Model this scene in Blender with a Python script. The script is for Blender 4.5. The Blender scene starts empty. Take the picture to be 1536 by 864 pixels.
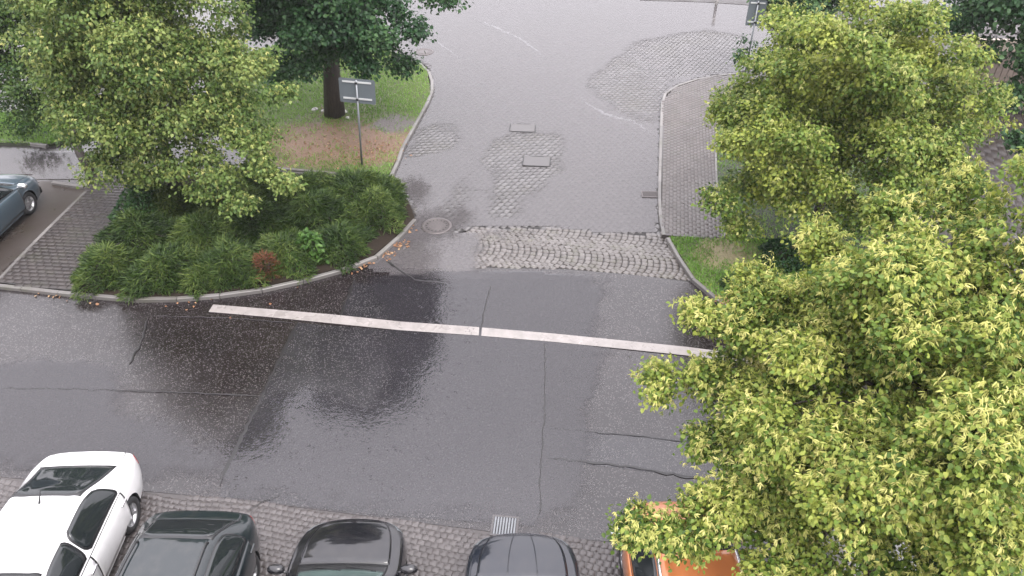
import bpy, bmesh, math, random
import numpy as np
from mathutils import Vector, Matrix
R = math.radians
SC = bpy.context.scene
COL = SC.collection

# ------------------------------------------------------------------ camera
H, TH, FPX = 11.2, R(37.0), 1150.0
cam_d = bpy.data.cameras.new('camera')
cam_d.sensor_width = 36.0
cam_d.lens = FPX / 1536 * 36.0
cam_d.clip_end = 2000.0
cam = bpy.data.objects.new('camera', cam_d)
cam.location = (0, 0, H)
cam.rotation_euler = (R(90) - TH, 0, 0)
COL.objects.link(cam)
SC.camera = cam

# ------------------------------------------------------------------ sky, sun, exposure
W = bpy.data.worlds.new('World'); SC.world = W; W.use_nodes = True
nt = W.node_tree; nt.nodes.clear()
sky = nt.nodes.new('ShaderNodeTexSky'); sky.sky_type = 'NISHITA'; sky.sun_disc = False
SUN_EL, SUN_ROT = R(58), R(150)
sky.sun_elevation = SUN_EL; sky.sun_rotation = SUN_ROT
sky.air_density = 1.0; sky.dust_density = 4.0
hs = nt.nodes.new('ShaderNodeHueSaturation'); hs.inputs['Saturation'].default_value = 0.12
nt.links.new(sky.outputs[0], hs.inputs['Color'])
mx = nt.nodes.new('ShaderNodeMix'); mx.data_type = 'RGBA'; mx.inputs[0].default_value = 0.8
nt.links.new(hs.outputs[0], mx.inputs[6]); tc = nt.nodes.new('ShaderNodeTexCoord'); sx = nt.nodes.new('ShaderNodeSeparateXYZ'); nt.links.new(tc.outputs['Generated'], sx.inputs[0])
mr = nt.nodes.new('ShaderNodeMapRange'); nt.links.new(sx.outputs[2], mr.inputs[0]); mr.inputs[3].default_value = .36; mr.inputs[4].default_value = 1.12
vm = nt.nodes.new('ShaderNodeVectorMath'); vm.operation = 'SCALE'; vm.inputs[0].default_value = (13.4, 13.0, 13.9)
nt.links.new(mr.outputs[0], vm.inputs['Scale']); nt.links.new(vm.outputs[0], mx.inputs[7])
bg = nt.nodes.new('ShaderNodeBackground'); bg.inputs[1].default_value = 0.14
nt.links.new(mx.outputs[2], bg.inputs[0])
wo = nt.nodes.new('ShaderNodeOutputWorld'); nt.links.new(bg.outputs[0], wo.inputs[0])
sd = bpy.data.lights.new('sun', 'SUN'); sd.energy = 0.9; sd.angle = R(25); sd.color = (1.0, 0.96, 0.9)
so = bpy.data.objects.new('sun', sd); COL.objects.link(so)
# light comes from high behind the camera on the right
so.rotation_euler = Vector((-math.sin(SUN_ROT)*math.cos(SUN_EL), -math.cos(SUN_ROT)*math.cos(SUN_EL), -math.sin(SUN_EL))).to_track_quat('-Z', 'Y').to_euler()
SC.view_settings.view_transform = 'Standard'; SC.view_settings.look = 'None'
SC.view_settings.exposure = 1.38; SC.view_settings.gamma = 1.0
SC.cycles.max_bounces = 8; SC.cycles.diffuse_bounces = 3; SC.cycles.glossy_bounces = 3
SC.cycles.transparent_max_bounces = 16; SC.cycles.transmission_bounces = 3
SC.cycles.use_denoising = True
SC.cycles.sample_clamp_indirect = 6.0

# ------------------------------------------------------------------ helpers
def G(px, py, z=0.0):
    """the point at height z seen at photo pixel (px, py)"""
    dx, dv = (px-768)/FPX, (py-432)/FPX
    t = (H-z)/(math.sin(TH)+dv*math.cos(TH))
    return Vector((dx*t, (math.cos(TH)-dv*math.sin(TH))*t, z))
def PY(px, py, y):
    dx, dv = (px-768)/FPX, (py-432)/FPX
    t = y/(math.cos(TH)-dv*math.sin(TH))
    return Vector((dx*t, y, H-(math.sin(TH)+dv*math.cos(TH))*t))
def tag(o, label=None, cat=None, group=None, kind=None):
    if label: o['label'] = label
    if cat: o['category'] = cat
    if group: o['group'] = group
    if kind: o['kind'] = kind
    return o
def empty(name, loc=(0, 0, 0), rz=0.0, parent=None):
    o = bpy.data.objects.new(name, None); o.empty_display_size = .2
    o.location = loc; o.rotation_euler = (0, 0, rz); COL.objects.link(o)
    if parent: o.parent = parent
    return o
def link(name, me, mat=None, parent=None, kind=None):
    if mat is not None and not me.materials: me.materials.append(mat)
    o = bpy.data.objects.new(name, me); COL.objects.link(o)
    if parent: o.parent = parent
    if kind: o['kind'] = kind
    return o
def mk(name, V, F, smooth=False, tint=None):
    """mesh from arrays; F an (n,k) array or a list of index lists; tint one value per face"""
    me = bpy.data.meshes.new(name)
    V = np.asarray(V, dtype=np.float32).reshape(-1, 3)
    if isinstance(F, np.ndarray):
        n, k = F.shape
        me.vertices.add(len(V)); me.vertices.foreach_set('co', V.ravel())
        me.loops.add(n*k); me.loops.foreach_set('vertex_index', F.astype(np.int32).ravel())
        me.polygons.add(n); me.polygons.foreach_set('loop_start', np.arange(0, n*k, k, dtype=np.int32))
        try: me.polygons.foreach_set('loop_total', np.full(n, k, dtype=np.int32))
        except Exception: pass
        me.update(calc_edges=True)
    else:
        me.from_pydata(V.tolist(), [], F); me.update()
    if smooth: me.polygons.foreach_set('use_smooth', np.ones(len(me.polygons), dtype=bool))
    if tint is not None:
        a = me.attributes.new('tint', 'FLOAT', 'FACE')
        a.data.foreach_set('value', np.asarray(tint, dtype=np.float32))
    return me
class MB:
    """collects shapes for one mesh"""
    def __init__(s): s.V = []; s.F = []
    def add(s, V, F):
        n = len(s.V); s.V += [tuple(v) for v in V]; s.F += [[i+n for i in f] for f in F]; return s
    def box(s, c, size, M=None):
        x, y, z = [d/2 for d in size]
        V = [Vector((sx*x, sy*y, sz*z)) for sz in (-1, 1) for sy in (-1, 1) for sx in (-1, 1)]
        if M: V = [M @ v for v in V]
        V = [v+Vector(c) for v in V]
        return s.add(V, [(0,2,3,1),(4,5,7,6),(0,1,5,4),(2,6,7,3),(0,4,6,2),(1,3,7,5)])
    def tube(s, pts, rad, n=8, caps=True):
        pts = [Vector(p) for p in pts]
        if not hasattr(rad, '__len__'): rad = [rad]*len(pts)
        V = []; F = []
        for i, p in enumerate(pts):
            d = (pts[min(i+1, len(pts)-1)]-pts[max(i-1, 0)]).normalized()
            a = d.cross(Vector((0, 0, 1)))
            if a.length < .05: a = d.cross(Vector((0, 1, 0)))
            a.normalize(); b = d.cross(a)
            for k in range(n):
                t = 2*math.pi*k/n
                V.append(p+(a*math.cos(t)+b*math.sin(t))*rad[i])
        for i in range(len(pts)-1):
            for k in range(n):
                F.append((i*n+k, i*n+(k+1) % n, (i+1)*n+(k+1) % n, (i+1)*n+k))
        if caps:
            F.append(tuple(range(n))[::-1]); F.append(tuple(range((len(pts)-1)*n, len(pts)*n)))
        return s.add(V, F)
    def lathe(s, prof, n=24, c=(0, 0, 0), M=None):
        """prof: (radius, z) pairs about the z axis"""
        V = []; F = []; m = len(prof)
        for k in range(n):
            t = 2*math.pi*k/n
            for r, z in prof: V.append(Vector((r*math.cos(t), r*math.sin(t), z)))
        if M: V = [M @ v for v in V]
        V = [v+Vector(c) for v in V]
        for k in range(n):
            for i in range(m-1):
                F.append((k*m+i, ((k+1) % n)*m+i, ((k+1) % n)*m+i+1, k*m+i+1))
        return s.add(V, F)
    def build(s, name, mat, parent=None, smooth=False, kind=None):
        return link(name, mk(name, s.V, s.F, smooth), mat, parent, kind)
def inpoly(P, poly):
    P = np.asarray(P); x, y = P[:, 0], P[:, 1]; r = np.zeros(len(P), bool); n = len(poly)
    for i in range(n):
        x1, y1 = poly[i][0], poly[i][1]; x2, y2 = poly[i-1][0], poly[i-1][1]
        c = ((y1 > y) != (y2 > y)); 
        with np.errstate(divide='ignore', invalid='ignore'):
            r ^= c & (x < (x2-x1)*(y-y1)/(y2-y1+1e-12)+x1)
    return r
def topix(P):
    P = np.asarray(P); y = P[:, 1]; d = P[:, 2]-H
    zc = y*math.cos(TH)-d*math.sin(TH); up = y*math.sin(TH)+d*math.cos(TH)
    return np.stack([768+P[:, 0]/zc*FPX, 432-up/zc*FPX], 1)
def sheet(name, poly, z, mat, thick=0.0, parent=None, kind=None):
    bm = bmesh.new()
    vs = [bm.verts.new((p[0], p[1], z)) for p in poly]
    f = bm.faces.new(vs)
    bm.normal_update()
    if f.normal.z < 0: f.normal_flip()
    if thick:
        n = len(vs)
        lo = [bm.verts.new((p[0], p[1], z-thick)) for p in poly]
        for i in range(n):
            bm.faces.new((vs[i], vs[(i+1) % n], lo[(i+1) % n], lo[i]))
    bmesh.ops.triangulate(bm, faces=[f])
    bmesh.ops.recalc_face_normals(bm, faces=bm.faces)
    me = bpy.data.meshes.new(name); bm.to_mesh(me); bm.free()
    if me.polygons and me.polygons[0].normal.z < 0: me.flip_normals()
    return link(name, me, mat, parent, kind)
def pixpoly(pts, z=0.0): return [G(x, y, z) for x, y in pts]
def smoothline(pts, n=6):
    P = [Vector(p) for p in pts]; out = []
    for i in range(len(P)-1):
        a, b, c, d = P[max(i-1, 0)], P[i], P[i+1], P[min(i+2, len(P)-1)]
        for k in range(n):
            t = k/n
            out.append(.5*((2*b)+(c-a)*t+(2*a-5*b+4*c-d)*t*t+(3*b-a-3*c+d)*t**3))
    out.append(P[-1]); return out

# ------------------------------------------------------------------ materials
def nm(name):
    m = bpy.data.materials.new(name); m.use_nodes = True; t = m.node_tree; t.nodes.clear()
    o = t.nodes.new('ShaderNodeOutputMaterial')
    return m, t, o
class N:
    """small node-graph helper"""
    def __init__(s, t): s.t = t
    def new(s, ty, **kw):
        n = s.t.nodes.new(ty)
        for k, v in kw.items(): setattr(n, k, v)
        return n
    def put(s, sock, v):
        if hasattr(v, 'is_output'): s.t.links.new(v, sock)
        elif v is not None: sock.default_value = v
    def pos(s): return s.new('ShaderNodeNewGeometry').outputs['Position']
    def obj(s): return s.new('ShaderNodeTexCoord').outputs['Object']
    def noise(s, vec, scale, detail=3, rough=.55):
        n = s.new('ShaderNodeTexNoise'); s.put(n.inputs['Vector'], vec)
        n.inputs['Scale'].default_value = scale; n.inputs['Detail'].default_value = detail; n.inputs['Roughness'].default_value = rough
        return n.outputs['Fac']
    def vor(s, vec, scale, feature='F1'):
        n = s.new('ShaderNodeTexVoronoi', feature=feature); s.put(n.inputs['Vector'], vec); n.inputs['Scale'].default_value = scale
        return n
    def math(s, op, a, b=None, c=None):
        n = s.new('ShaderNodeMath', operation=op); s.put(n.inputs[0], a)
        if b is not None: s.put(n.inputs[1], b)
        if c is not None: s.put(n.inputs[2], c)
        return n.outputs[0]
    def ramp(s, v, lo, hi, a=0.0, b=1.0):
        n = s.new('ShaderNodeMapRange'); n.interpolation_type = 'SMOOTHSTEP'
        s.put(n.inputs[0], v); n.inputs[1].default_value = lo; n.inputs[2].default_value = hi
        n.inputs[3].default_value = a; n.inputs[4].default_value = b
        return n.outputs[0]
    def mix(s, f, a, b):
        n = s.new('ShaderNodeMix', data_type='RGBA'); s.put(n.inputs[0], f)
        s.put(n.inputs[6], a if hasattr(a, 'is_output') else (*a, 1)); s.put(n.inputs[7], b if hasattr(b, 'is_output') else (*b, 1))
        return n.outputs[2]
    def bump(s, h, strength, dist, normal=None):
        n = s.new('ShaderNodeBump'); s.put(n.inputs['Height'], h); n.inputs['Strength'].default_value = strength
        n.inputs['Distance'].default_value = dist
        if normal: s.put(n.inputs['Normal'], normal)
        return n.outputs[0]
    def attr(s, name):
        return s.new('ShaderNodeAttribute', attribute_name=name).outputs['Fac']
    def bsdf(s, col, rough=.5, metal=0.0, normal=None, spec=.5, coat=0.0, **kw):
        p = s.new('ShaderNodeBsdfPrincipled')
        s.put(p.inputs['Base Color'], col if hasattr(col, 'is_output') else (*col, 1))
        s.put(p.inputs['Roughness'], rough); s.put(p.inputs['Metallic'], metal)
        p.inputs['Specular IOR Level'].default_value = spec; p.inputs['Coat Weight'].default_value = coat
        p.inputs['Coat Roughness'].default_value = .04
        if normal: s.put(p.inputs['Normal'], normal)
        for k, v in kw.items(): s.put(p.inputs[k], v)
        return p.outputs[0]
    def out(s, o, sh): s.t.links.new(sh, o.inputs['Surface'])
def ripples(n, vec):
    """height of raindrop rings on water"""
    tot = None
    for sc, off in ((4.5, 0.0), (7.0, 5.3)):
        a = n.new('ShaderNodeVectorMath', operation='ADD'); n.put(a.inputs[0], vec); a.inputs[1].default_value = (off, off*.7, 0)
        f = n.new('ShaderNodeVectorMath', operation='MULTIPLY'); n.put(f.inputs[0], a.outputs[0]); f.inputs[1].default_value = (1, 1, 0)
        v = n.vor(f.outputs[0], sc)
        d = v.outputs['Distance']
        ph = n.new('ShaderNodeSeparateColor'); n.put(ph.inputs[0], v.outputs['Color'])
        w = n.math('SINE', n.math('MULTIPLY_ADD', d, 38.0, n.math('MULTIPLY', ph.outputs[0], 6.3)))
        env = n.math('MULTIPLY', n.ramp(d, .02, .42, 1, 0), n.ramp(ph.outputs[1], .45, 1.0))
        h = n.math('MULTIPLY', w, env)
        tot = h if tot is None else n.math('ADD', tot, h)
    return n.math('ADD', tot, n.math('MULTIPLY', n.noise(vec, 9.0, 2), 1.2))
def m_asphalt(name, c1, c2):
    m, t, o = nm(name); n = N(t); p = n.pos()
    big = n.noise(p, .45, 4); fine = n.noise(p, 38, 3)
    col = n.mix(n.ramp(big, .35, .65), c1, c2)
    v = n.vor(p, 55); grit = n.ramp(v.outputs['Distance'], .0, .6)
    ag = n.new('ShaderNodeSeparateColor'); n.put(ag.inputs[0], v.outputs['Color'])
    col = n.mix(n.ramp(ag.outputs[0], .8, .97, 0, .45), col, (.13, .12, .115))
    rough = n.ramp(n.noise(p, .8, 4), .35, .65, .10, .22)
    h = n.math('ADD', n.math('MULTIPLY', grit, 1.0), n.math('MULTIPLY', fine, .5))
    nb = n.bump(h, .22, .004)
    nb = n.bump(n.noise(p, 13, 3, .6), .22, .008, nb)
    n.out(o, n.bsdf(col, rough, normal=nb, spec=.62)); return m
def m_stone(name, c1, c2, rough=(.2, .4), dirt=(.05, .045, .035), bump=.25, moss=0.0):
    m, t, o = nm(name); n = N(t); p = n.pos()
    col = n.mix(n.attr('tint'), c1, c2)
    col = n.mix(n.ramp(n.noise(p, .55, 4), .45, .75, 0, .55), col, dirt)
    col = n.mix(n.ramp(n.noise(p, 60, 3), .35, .75, 0, .35), col, dirt)
    if moss: col = n.mix(n.ramp(n.noise(p, 2.2, 3), .5, .7, 0, moss), col, (.05, .06, .015))
    r = n.ramp(n.noise(p, 1.3, 4), .3, .7, rough[0], rough[1])
    nb = n.bump(n.noise(p, 70, 4, .65), bump, .004)
    nb = n.bump(n.noise(p, 12, 2), .12, .01, nb)
    n.out(o, n.bsdf(col, r, normal=nb)); return m
def m_film(name, turbid, amt, rough=.07, rip=.05, attr=True, ior=1.4):
    """a thin sheet of rain water lying on paving"""
    m, t, o = nm(name); n = N(t); p = n.pos()
    nb = n.bump(ripples(n, p), rip, .02)
    fr = n.new('ShaderNodeFresnel'); fr.inputs[0].default_value = ior; n.put(fr.inputs['Normal'], nb)
    tr = n.new('ShaderNodeBsdfTransparent'); tr.inputs[0].default_value = (.93, .92, .92, 1)
    df = n.new('ShaderNodeBsdfDiffuse'); df.inputs[0].default_value = (*turbid, 1)
    m1 = n.new('ShaderNodeMixShader'); m1.inputs[0].default_value = amt
    t.links.new(tr.outputs[0], m1.inputs[1]); t.links.new(df.outputs[0], m1.inputs[2])
    gl = n.new('ShaderNodeBsdfGlossy'); gl.inputs['Roughness'].default_value = rough; n.put(gl.inputs['Normal'], nb)
    m2 = n.new('ShaderNodeMixShader'); t.links.new(fr.outputs[0], m2.inputs[0])
    t.links.new(m1.outputs[0], m2.inputs[1]); t.links.new(gl.outputs[0], m2.inputs[2])
    if attr:
        clear = n.new('ShaderNodeBsdfTransparent')
        m3 = n.new('ShaderNodeMixShader')
        cov = n.math('MULTIPLY_ADD', n.attr('cover'), 2.2, n.math('ADD', n.math('MULTIPLY_ADD', n.noise(p, 4.0, 4), .7, -.35), n.math('MULTIPLY_ADD', n.noise(p, .9, 3), 1.6, -.8)))
        t.links.new(n.ramp(cov, .25, 1.1), m3.inputs[0]); t.links.new(clear.outputs[0], m3.inputs[1]); t.links.new(m2.outputs[0], m3.inputs[2])
        n.out(o, m3.outputs[0])
    else: n.out(o, m2.outputs[0])
    return m
def m_paint(name, col, metal=.0, rough=.3, coat=1.0):
    m, t, o = nm(name); n = N(t); p = n.obj()
    drops = n.vor(p, 34); h = n.ramp(drops.outputs['Distance'], .0, .42, 1, 0)
    nb = n.bump(h, .10, .002)
    c = n.mix(n.ramp(n.noise(p, 6, 4), .4, .8, 0, .12), col, (.10, .09, .08))
    n.out(o, n.bsdf(c, rough, metal, nb, coat=coat, spec=.15)); return m
def m_simple(name, col, rough=.5, metal=0.0, var=.25, scale=20, bump=.1, spec=.5, **kw):
    m, t, o = nm(name); n = N(t); p = n.obj()
    f = n.noise(p, scale, 4)
    c = n.mix(f, [x*(1-var) for x in col], [min(1, x*(1+var)) for x in col])
    n.out(o, n.bsdf(c, rough, metal, n.bump(f, bump, .005), spec=spec, **kw)); return m
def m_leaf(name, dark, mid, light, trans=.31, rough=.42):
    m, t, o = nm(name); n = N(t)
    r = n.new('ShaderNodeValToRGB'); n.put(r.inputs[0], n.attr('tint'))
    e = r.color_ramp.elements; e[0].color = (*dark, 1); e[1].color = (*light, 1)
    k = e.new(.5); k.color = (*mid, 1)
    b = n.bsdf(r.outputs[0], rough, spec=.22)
    tl = n.new('ShaderNodeBsdfTranslucent'); n.put(tl.inputs[0], r.outputs[0])
    ms = n.new('ShaderNodeMixShader'); ms.inputs[0].default_value = trans
    t.links.new(b, ms.inputs[1]); t.links.new(tl.outputs[0], ms.inputs[2])
    n.out(o, ms.outputs[0]); return m
def m_bark(name, c1, c2):
    m, t, o = nm(name); n = N(t); p = n.obj()
    mp = n.new('ShaderNodeMapping'); n.put(mp.inputs[0], p); mp.inputs['Scale'].default_value = (9, 9, 1.8)
    f = n.noise(mp.outputs[0], 2.5, 5, .7)
    n.out(o, n.bsdf(n.mix(n.ramp(f, .3, .7), c1, c2), .55, normal=n.bump(f, .8, .04))); return m
def m_soil(name, parts):
    """parts: base colour, then (centre, radius, colour) patches with ragged edges"""
    m, t, o = nm(name); n = N(t); p = n.pos()
    col = n.mix(n.ramp(n.noise(p, 5, 4), .35, .65), parts[0], [c*.6 for c in parts[0]])
    for c, r, cc in parts[1:]:
        d = n.new('ShaderNodeVectorMath', operation='DISTANCE'); n.put(d.inputs[0], p); d.inputs[1].default_value = c
        v = n.math('ADD', n.math('DIVIDE', d.outputs['Value'], r), n.math('MULTIPLY_ADD', n.noise(p, 1.6, 4), 1.2, -.6))
        c2 = n.mix(n.noise(p, 14, 3), [x*.55 for x in cc], [x*1.35 for x in cc])
        col = n.mix(n.ramp(v, .7, 1.1, 1, 0), col, c2)
    n.out(o, n.bsdf(col, .6, normal=n.bump(n.noise(p, 18, 5, .7), .8, .03))); return m

M = {}
M['asphalt'] = m_asphalt('wet_asphalt', (.0085, .0062, .0067), (.0135, .0103, .0108))
M['asphalt_patch'] = m_asphalt('wet_asphalt_patch', (.012, .011, .0125), (.018, .0165, .019))
M['joint'] = m_simple('wet_joint_sand', (.016, .0135, .0125), .45, scale=40)
M['joint_fill'] = m_simple('wet_joint_grit', (.042, .036, .034), .3, scale=40)
M['joint_brown'] = m_simple('wet_brown_joint', (.010, .008, .007), .55, scale=40)
M['paver'] = m_stone('wet_concrete_paver', (.060, .056, .056), (.092, .086, .086), (.12, .26))
M['far_paving'] = m_stone('wet_far_paving', (.055, .050, .050), (.07, .064, .064), (.12, .26))
M['cobble'] = m_stone('wet_granite_cobble', (.070, .062, .057), (.115, .104, .098), (.16, .34), (.05, .042, .035), .35, .2)
M['sett'] = m_stone('wet_sett', (.052, .045, .0435), (.082, .073, .071), (.2, .36), (.042, .035, .033), .3)
M['walk'] = m_stone('wet_brown_paver', (.020, .0145, .0130), (.034, .0255, .0225), (.32, .5), (.022, .019, .016), .3, .12)
M['walk2'] = m_stone('wet_beige_paver', (.046, .037, .032), (.068, .056, .050), (.26, .42), (.033, .027, .023), .3, .1)
M['kerb'] = m_stone('wet_kerb_concrete', (.10, .094, .09), (.17, .16, .152), (.3, .5), (.07, .06, .05), .3, .2)
M['film'] = m_film('rain_water_film', (.104, .096, .098), .52, ior=1.48)
M['film_road'] = m_film('rain_water_puddle', (.039, .036, .042), .36, .07, .11, ior=1.57)
M['stone_white'] = m_simple('pale_stone', (.42, .40, .38), .5, scale=12)
def m_line():
    m, t, o = nm('worn_white_road_paint'); n = N(t); p = n.pos()
    c = n.mix(n.ramp(n.noise(p, 3.5, 5, .7), .3, .75), (.235, .215, .203), (.165, .15, .14))
    w = n.math('ADD', n.math('MULTIPLY', n.noise(p, 26, 4, .7), .7), n.math('MULTIPLY', n.noise(p, 1.4, 3), .5))
    c = n.mix(n.ramp(w, .70, .80), c, (.035, .031, .031))
    n.out(o, n.bsdf(c, n.ramp(n.noise(p, 2, 3), .3, .7, .2, .45), normal=n.bump(n.noise(p, 45, 4), .35, .004))); return m
M['line'] = m_line()
M['tar'] = m_simple('bitumen_seam', (.012, .011, .011), .3, scale=30, bump=.5)
M['iron'] = m_simple('wet_cast_iron', (.10, .088, .085), .38, .55, var=.4, scale=25, bump=.3)
M['kerb_iron'] = m_simple('worn_iron_frame', (.075, .07, .07), .4, .3, var=.3, scale=25, bump=.3)
M['iron_dark'] = m_simple('dark_slot', (.012, .011, .011), .6, scale=20)
M['concrete'] = m_simple('concrete_frame', (.19, .175, .165), .4, scale=25, bump=.3)
M['steel'] = m_simple('galvanised_steel', (.19, .20, .21), .42, .5, var=.15, scale=14)
M['signback'] = m_simple('grey_sign_back', (.10, .115, .125), .5, .1, var=.12, scale=8)
M['clamp'] = m_simple('bright_aluminium', (.72, .72, .72), .35, .5, var=.08)
M['soil'] = m_simple('dark_bed_soil', (.018, .013, .009), .9, scale=9, bump=1.0, var=.5, spec=.15)
M['bark'] = m_bark('dark_wet_bark', (.018, .013, .010), (.05, .038, .03))
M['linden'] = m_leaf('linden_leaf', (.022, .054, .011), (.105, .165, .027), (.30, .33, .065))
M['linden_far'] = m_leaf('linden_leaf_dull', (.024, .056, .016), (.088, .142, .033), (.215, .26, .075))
M['bract'] = m_leaf('linden_bract', (.20, .24, .055), (.42, .43, .12), (.66, .61, .24), .4, .5)
M['bract_green'] = m_leaf('linden_bract_green', (.18, .21, .06), (.33, .36, .11), (.55, .54, .21), .4, .5)
M['maple'] = m_leaf('maple_leaf', (.012, .036, .015), (.028, .070, .026), (.065, .125, .040), .25)
M['shrub'] = m_leaf('juniper_sprig', (.016, .036, .010), (.056, .096, .022), (.16, .21, .055), .25)
M['weed'] = m_leaf('weed_leaf', (.035, .085, .018), (.07, .14, .03), (.14, .23, .06))
M['dead'] = m_leaf('dead_sprig', (.085, .032, .016), (.17, .065, .034), (.28, .13, .07), .2)
M['litter'] = m_leaf('fallen_leaf', (.10, .045, .02), (.20, .10, .05), (.30, .20, .11), .1)
M['grass'] = m_leaf('grass_blade', (.085, .17, .026), (.165, .31, .055), (.29, .42, .12), .35)
M['glass'] = m_simple('dark_car_glass', (.012, .015, .016), .03, var=.2, bump=0.0, spec=.6)
M['glass_green'] = m_simple('tinted_windscreen', (.06, .085, .08), .04, var=.3, scale=3, bump=0.0, spec=.6)
M['black'] = m_simple('black_trim', (.012, .012, .013), .4, var=.2)
M['tyre'] = m_simple('tyre_rubber', (.016, .016, .017), .6, var=.2, scale=40)
M['rim'] = m_simple('alloy_rim', (.42, .42, .43), .3, .8, var=.1)
M['chrome'] = m_simple('chrome_trim', (.7, .7, .7), .15, .9, var=.05)
M['lamp_clear'] = m_simple('clear_lamp', (.10, .11, .115), .08, .2, var=.15)
M['lamp_red'] = m_simple('red_lamp', (.28, .012, .01), .15, var=.2)
M['white'] = m_paint('white_paint', (.64, .635, .63))
M['teal'] = m_paint('dark_teal_paint', (.007, .0115, .0135), .0, .28)
M['blackp'] = m_paint('black_paint', (.006, .006, .008), .0, .25)
M['navy'] = m_paint('blue_black_paint', (.010, .012, .018), .1, .26)
M['orange'] = m_paint('copper_orange_paint', (.44, .15, .05), .25, .3)
M['slate'] = m_paint('slate_blue_paint', (.062, .088, .11), .2, .32)
M['grey'] = m_paint('grey_paint', (.20, .20, .21), .3, .32)

# ------------------------------------------------------------------ the ground
AX = R(-9.7)                                        # heading of the side street (right of straight ahead)
BIG = [(-90, -20), (90, -20), (90, 140), (-90, 140)]
gr = sheet('ground', [Vector((x, y, 0)) for x, y in BIG], -.06, M['far_paving'], kind='structure')

def stone_block(rng, sx, sy, h, bev=.008, irr=.0):
    """a paving stone with worn edges, its top at z=0"""
    b = bev
    x, y = sx/2, sy/2
    lo = np.array([(-x, -y), (x, -y), (x, y), (-x, y)])+rng.uniform(-irr, irr, (4, 2))
    hi = lo*np.array([(x-b)/x, (y-b)/y])
    V = [(*p, -h) for p in lo]+[(*p, -b*.8) for p in lo]+[(*p, 0+rng.uniform(-irr, irr)*.15) for p in hi]
    F = [(0,1,5,4),(1,2,6,5),(2,3,7,6),(3,0,4,7),(4,5,9,8),(5,6,10,9),(6,7,11,10),(7,4,8,11),(8,9,10,11)]
    return np.array(V), np.array(F)
def pave(parent, name, field, mat, spots, size, z, rng, h=.03, irr=.003, bev=.008, cap=300, tiltz=.002):
    """spots: (x, y, angle) -> the ones that show largest in the photo as single stones, the rest joined"""
    S = np.array(spots)
    px = topix(np.c_[S[:, :2], np.full(len(S), z)])
    vis = (px[:, 0] > -10) & (px[:, 0] < 1546) & (px[:, 1] > -10) & (px[:, 1] < 874)
    order = np.argsort(np.where(vis, np.hypot(S[:, 0], S[:, 1]), 1e6))
    single = order[:cap] if cap else []
    protos = []
    for k in range(8):
        V, F = stone_block(rng, size[0]*rng.uniform(.93, 1.0), size[1]*rng.uniform(.93, 1.0), h, bev, irr)
        me = mk(name, V, F, tint=np.full(len(F), (k+.5)/8)); me.materials.append(mat); protos.append((V, F, me))
    for i in single:
        x, y, a = S[i]
        o = bpy.data.objects.new(name, protos[rng.integers(8)][2]); COL.objects.link(o); o.parent = parent
        o.location = (x, y, z+rng.uniform(-tiltz, tiltz)); o.rotation_euler = (rng.normal(0, .012), rng.normal(0, .012), a)
    rest = np.setdiff1d(np.arange(len(S)), single)
    VV = []; FF = []; TT = []; n = 0
    for i in rest:
        x, y, a = S[i]; k = rng.integers(8); V, F, _ = protos[k]
        c, s = math.cos(a), math.sin(a)
        P = V @ np.array([[c, s, 0], [-s, c, 0], [0, 0, 1]])+np.array([x, y, z+rng.uniform(-tiltz, tiltz)])
        VV.append(P); FF.append(F+n); TT.append(np.full(len(F), rng.uniform(0, 1))); n += len(V)
    if len(rest):
        link(field, mk(field, np.concatenate(VV), np.concatenate(FF), tint=np.concatenate(TT)), mat, parent, 'stuff')
def rows(poly, ang, sx, sy, bond=.5, keep=None):
    """stone centres of courses laid at an angle over a polygon"""
    P = np.array([(p[0], p[1]) for p in poly]); c, s = math.cos(ang), math.sin(ang)
    Q = P @ np.array([[c, -s], [s, c]])
    u0, v0 = Q.min(0); u1, v1 = Q.max(0)
    out = []; k = 0
    v = v0
    while v < v1:
        us = np.arange(u0-(bond*sx if k % 2 else 0), u1, sx)
        out.append(np.c_[us, np.full(len(us), v)]); v += sy; k += 1
    Q = np.concatenate(out); X = Q @ np.array([[c, s], [-s, c]])
    ok = inpoly(X, poly)
    X = X[ok]
    if keep is not None: X = X[keep(X)]
    return np.c_[X, np.full(len(X), ang)]

# main road -------------------------------------------------------
band_lo = pixpoly([(545, 395), (600, 405), (680, 408), (735, 402), (850, 404), (950, 412), (1045, 424)])
road_left = pixpoly([(-700, 470), (-300, 440), (0, 429), (100, 437), (200, 449), (330, 442), (450, 421), (545, 395)])
road_right = pixpoly([(1060, 435), (1110, 470), (1400, 620), (2400, 760)])
road_lo = pixpoly([(2400, 940), (1300, 850), (960, 816), (750, 799), (560, 775), (380, 752), (200, 735), (0, 715), (-700, 650)])
road_poly = road_left + band_lo + road_right + road_lo
road = sheet('main_road', road_poly, 0.0, M['asphalt'], .05, kind='structure')
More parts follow.
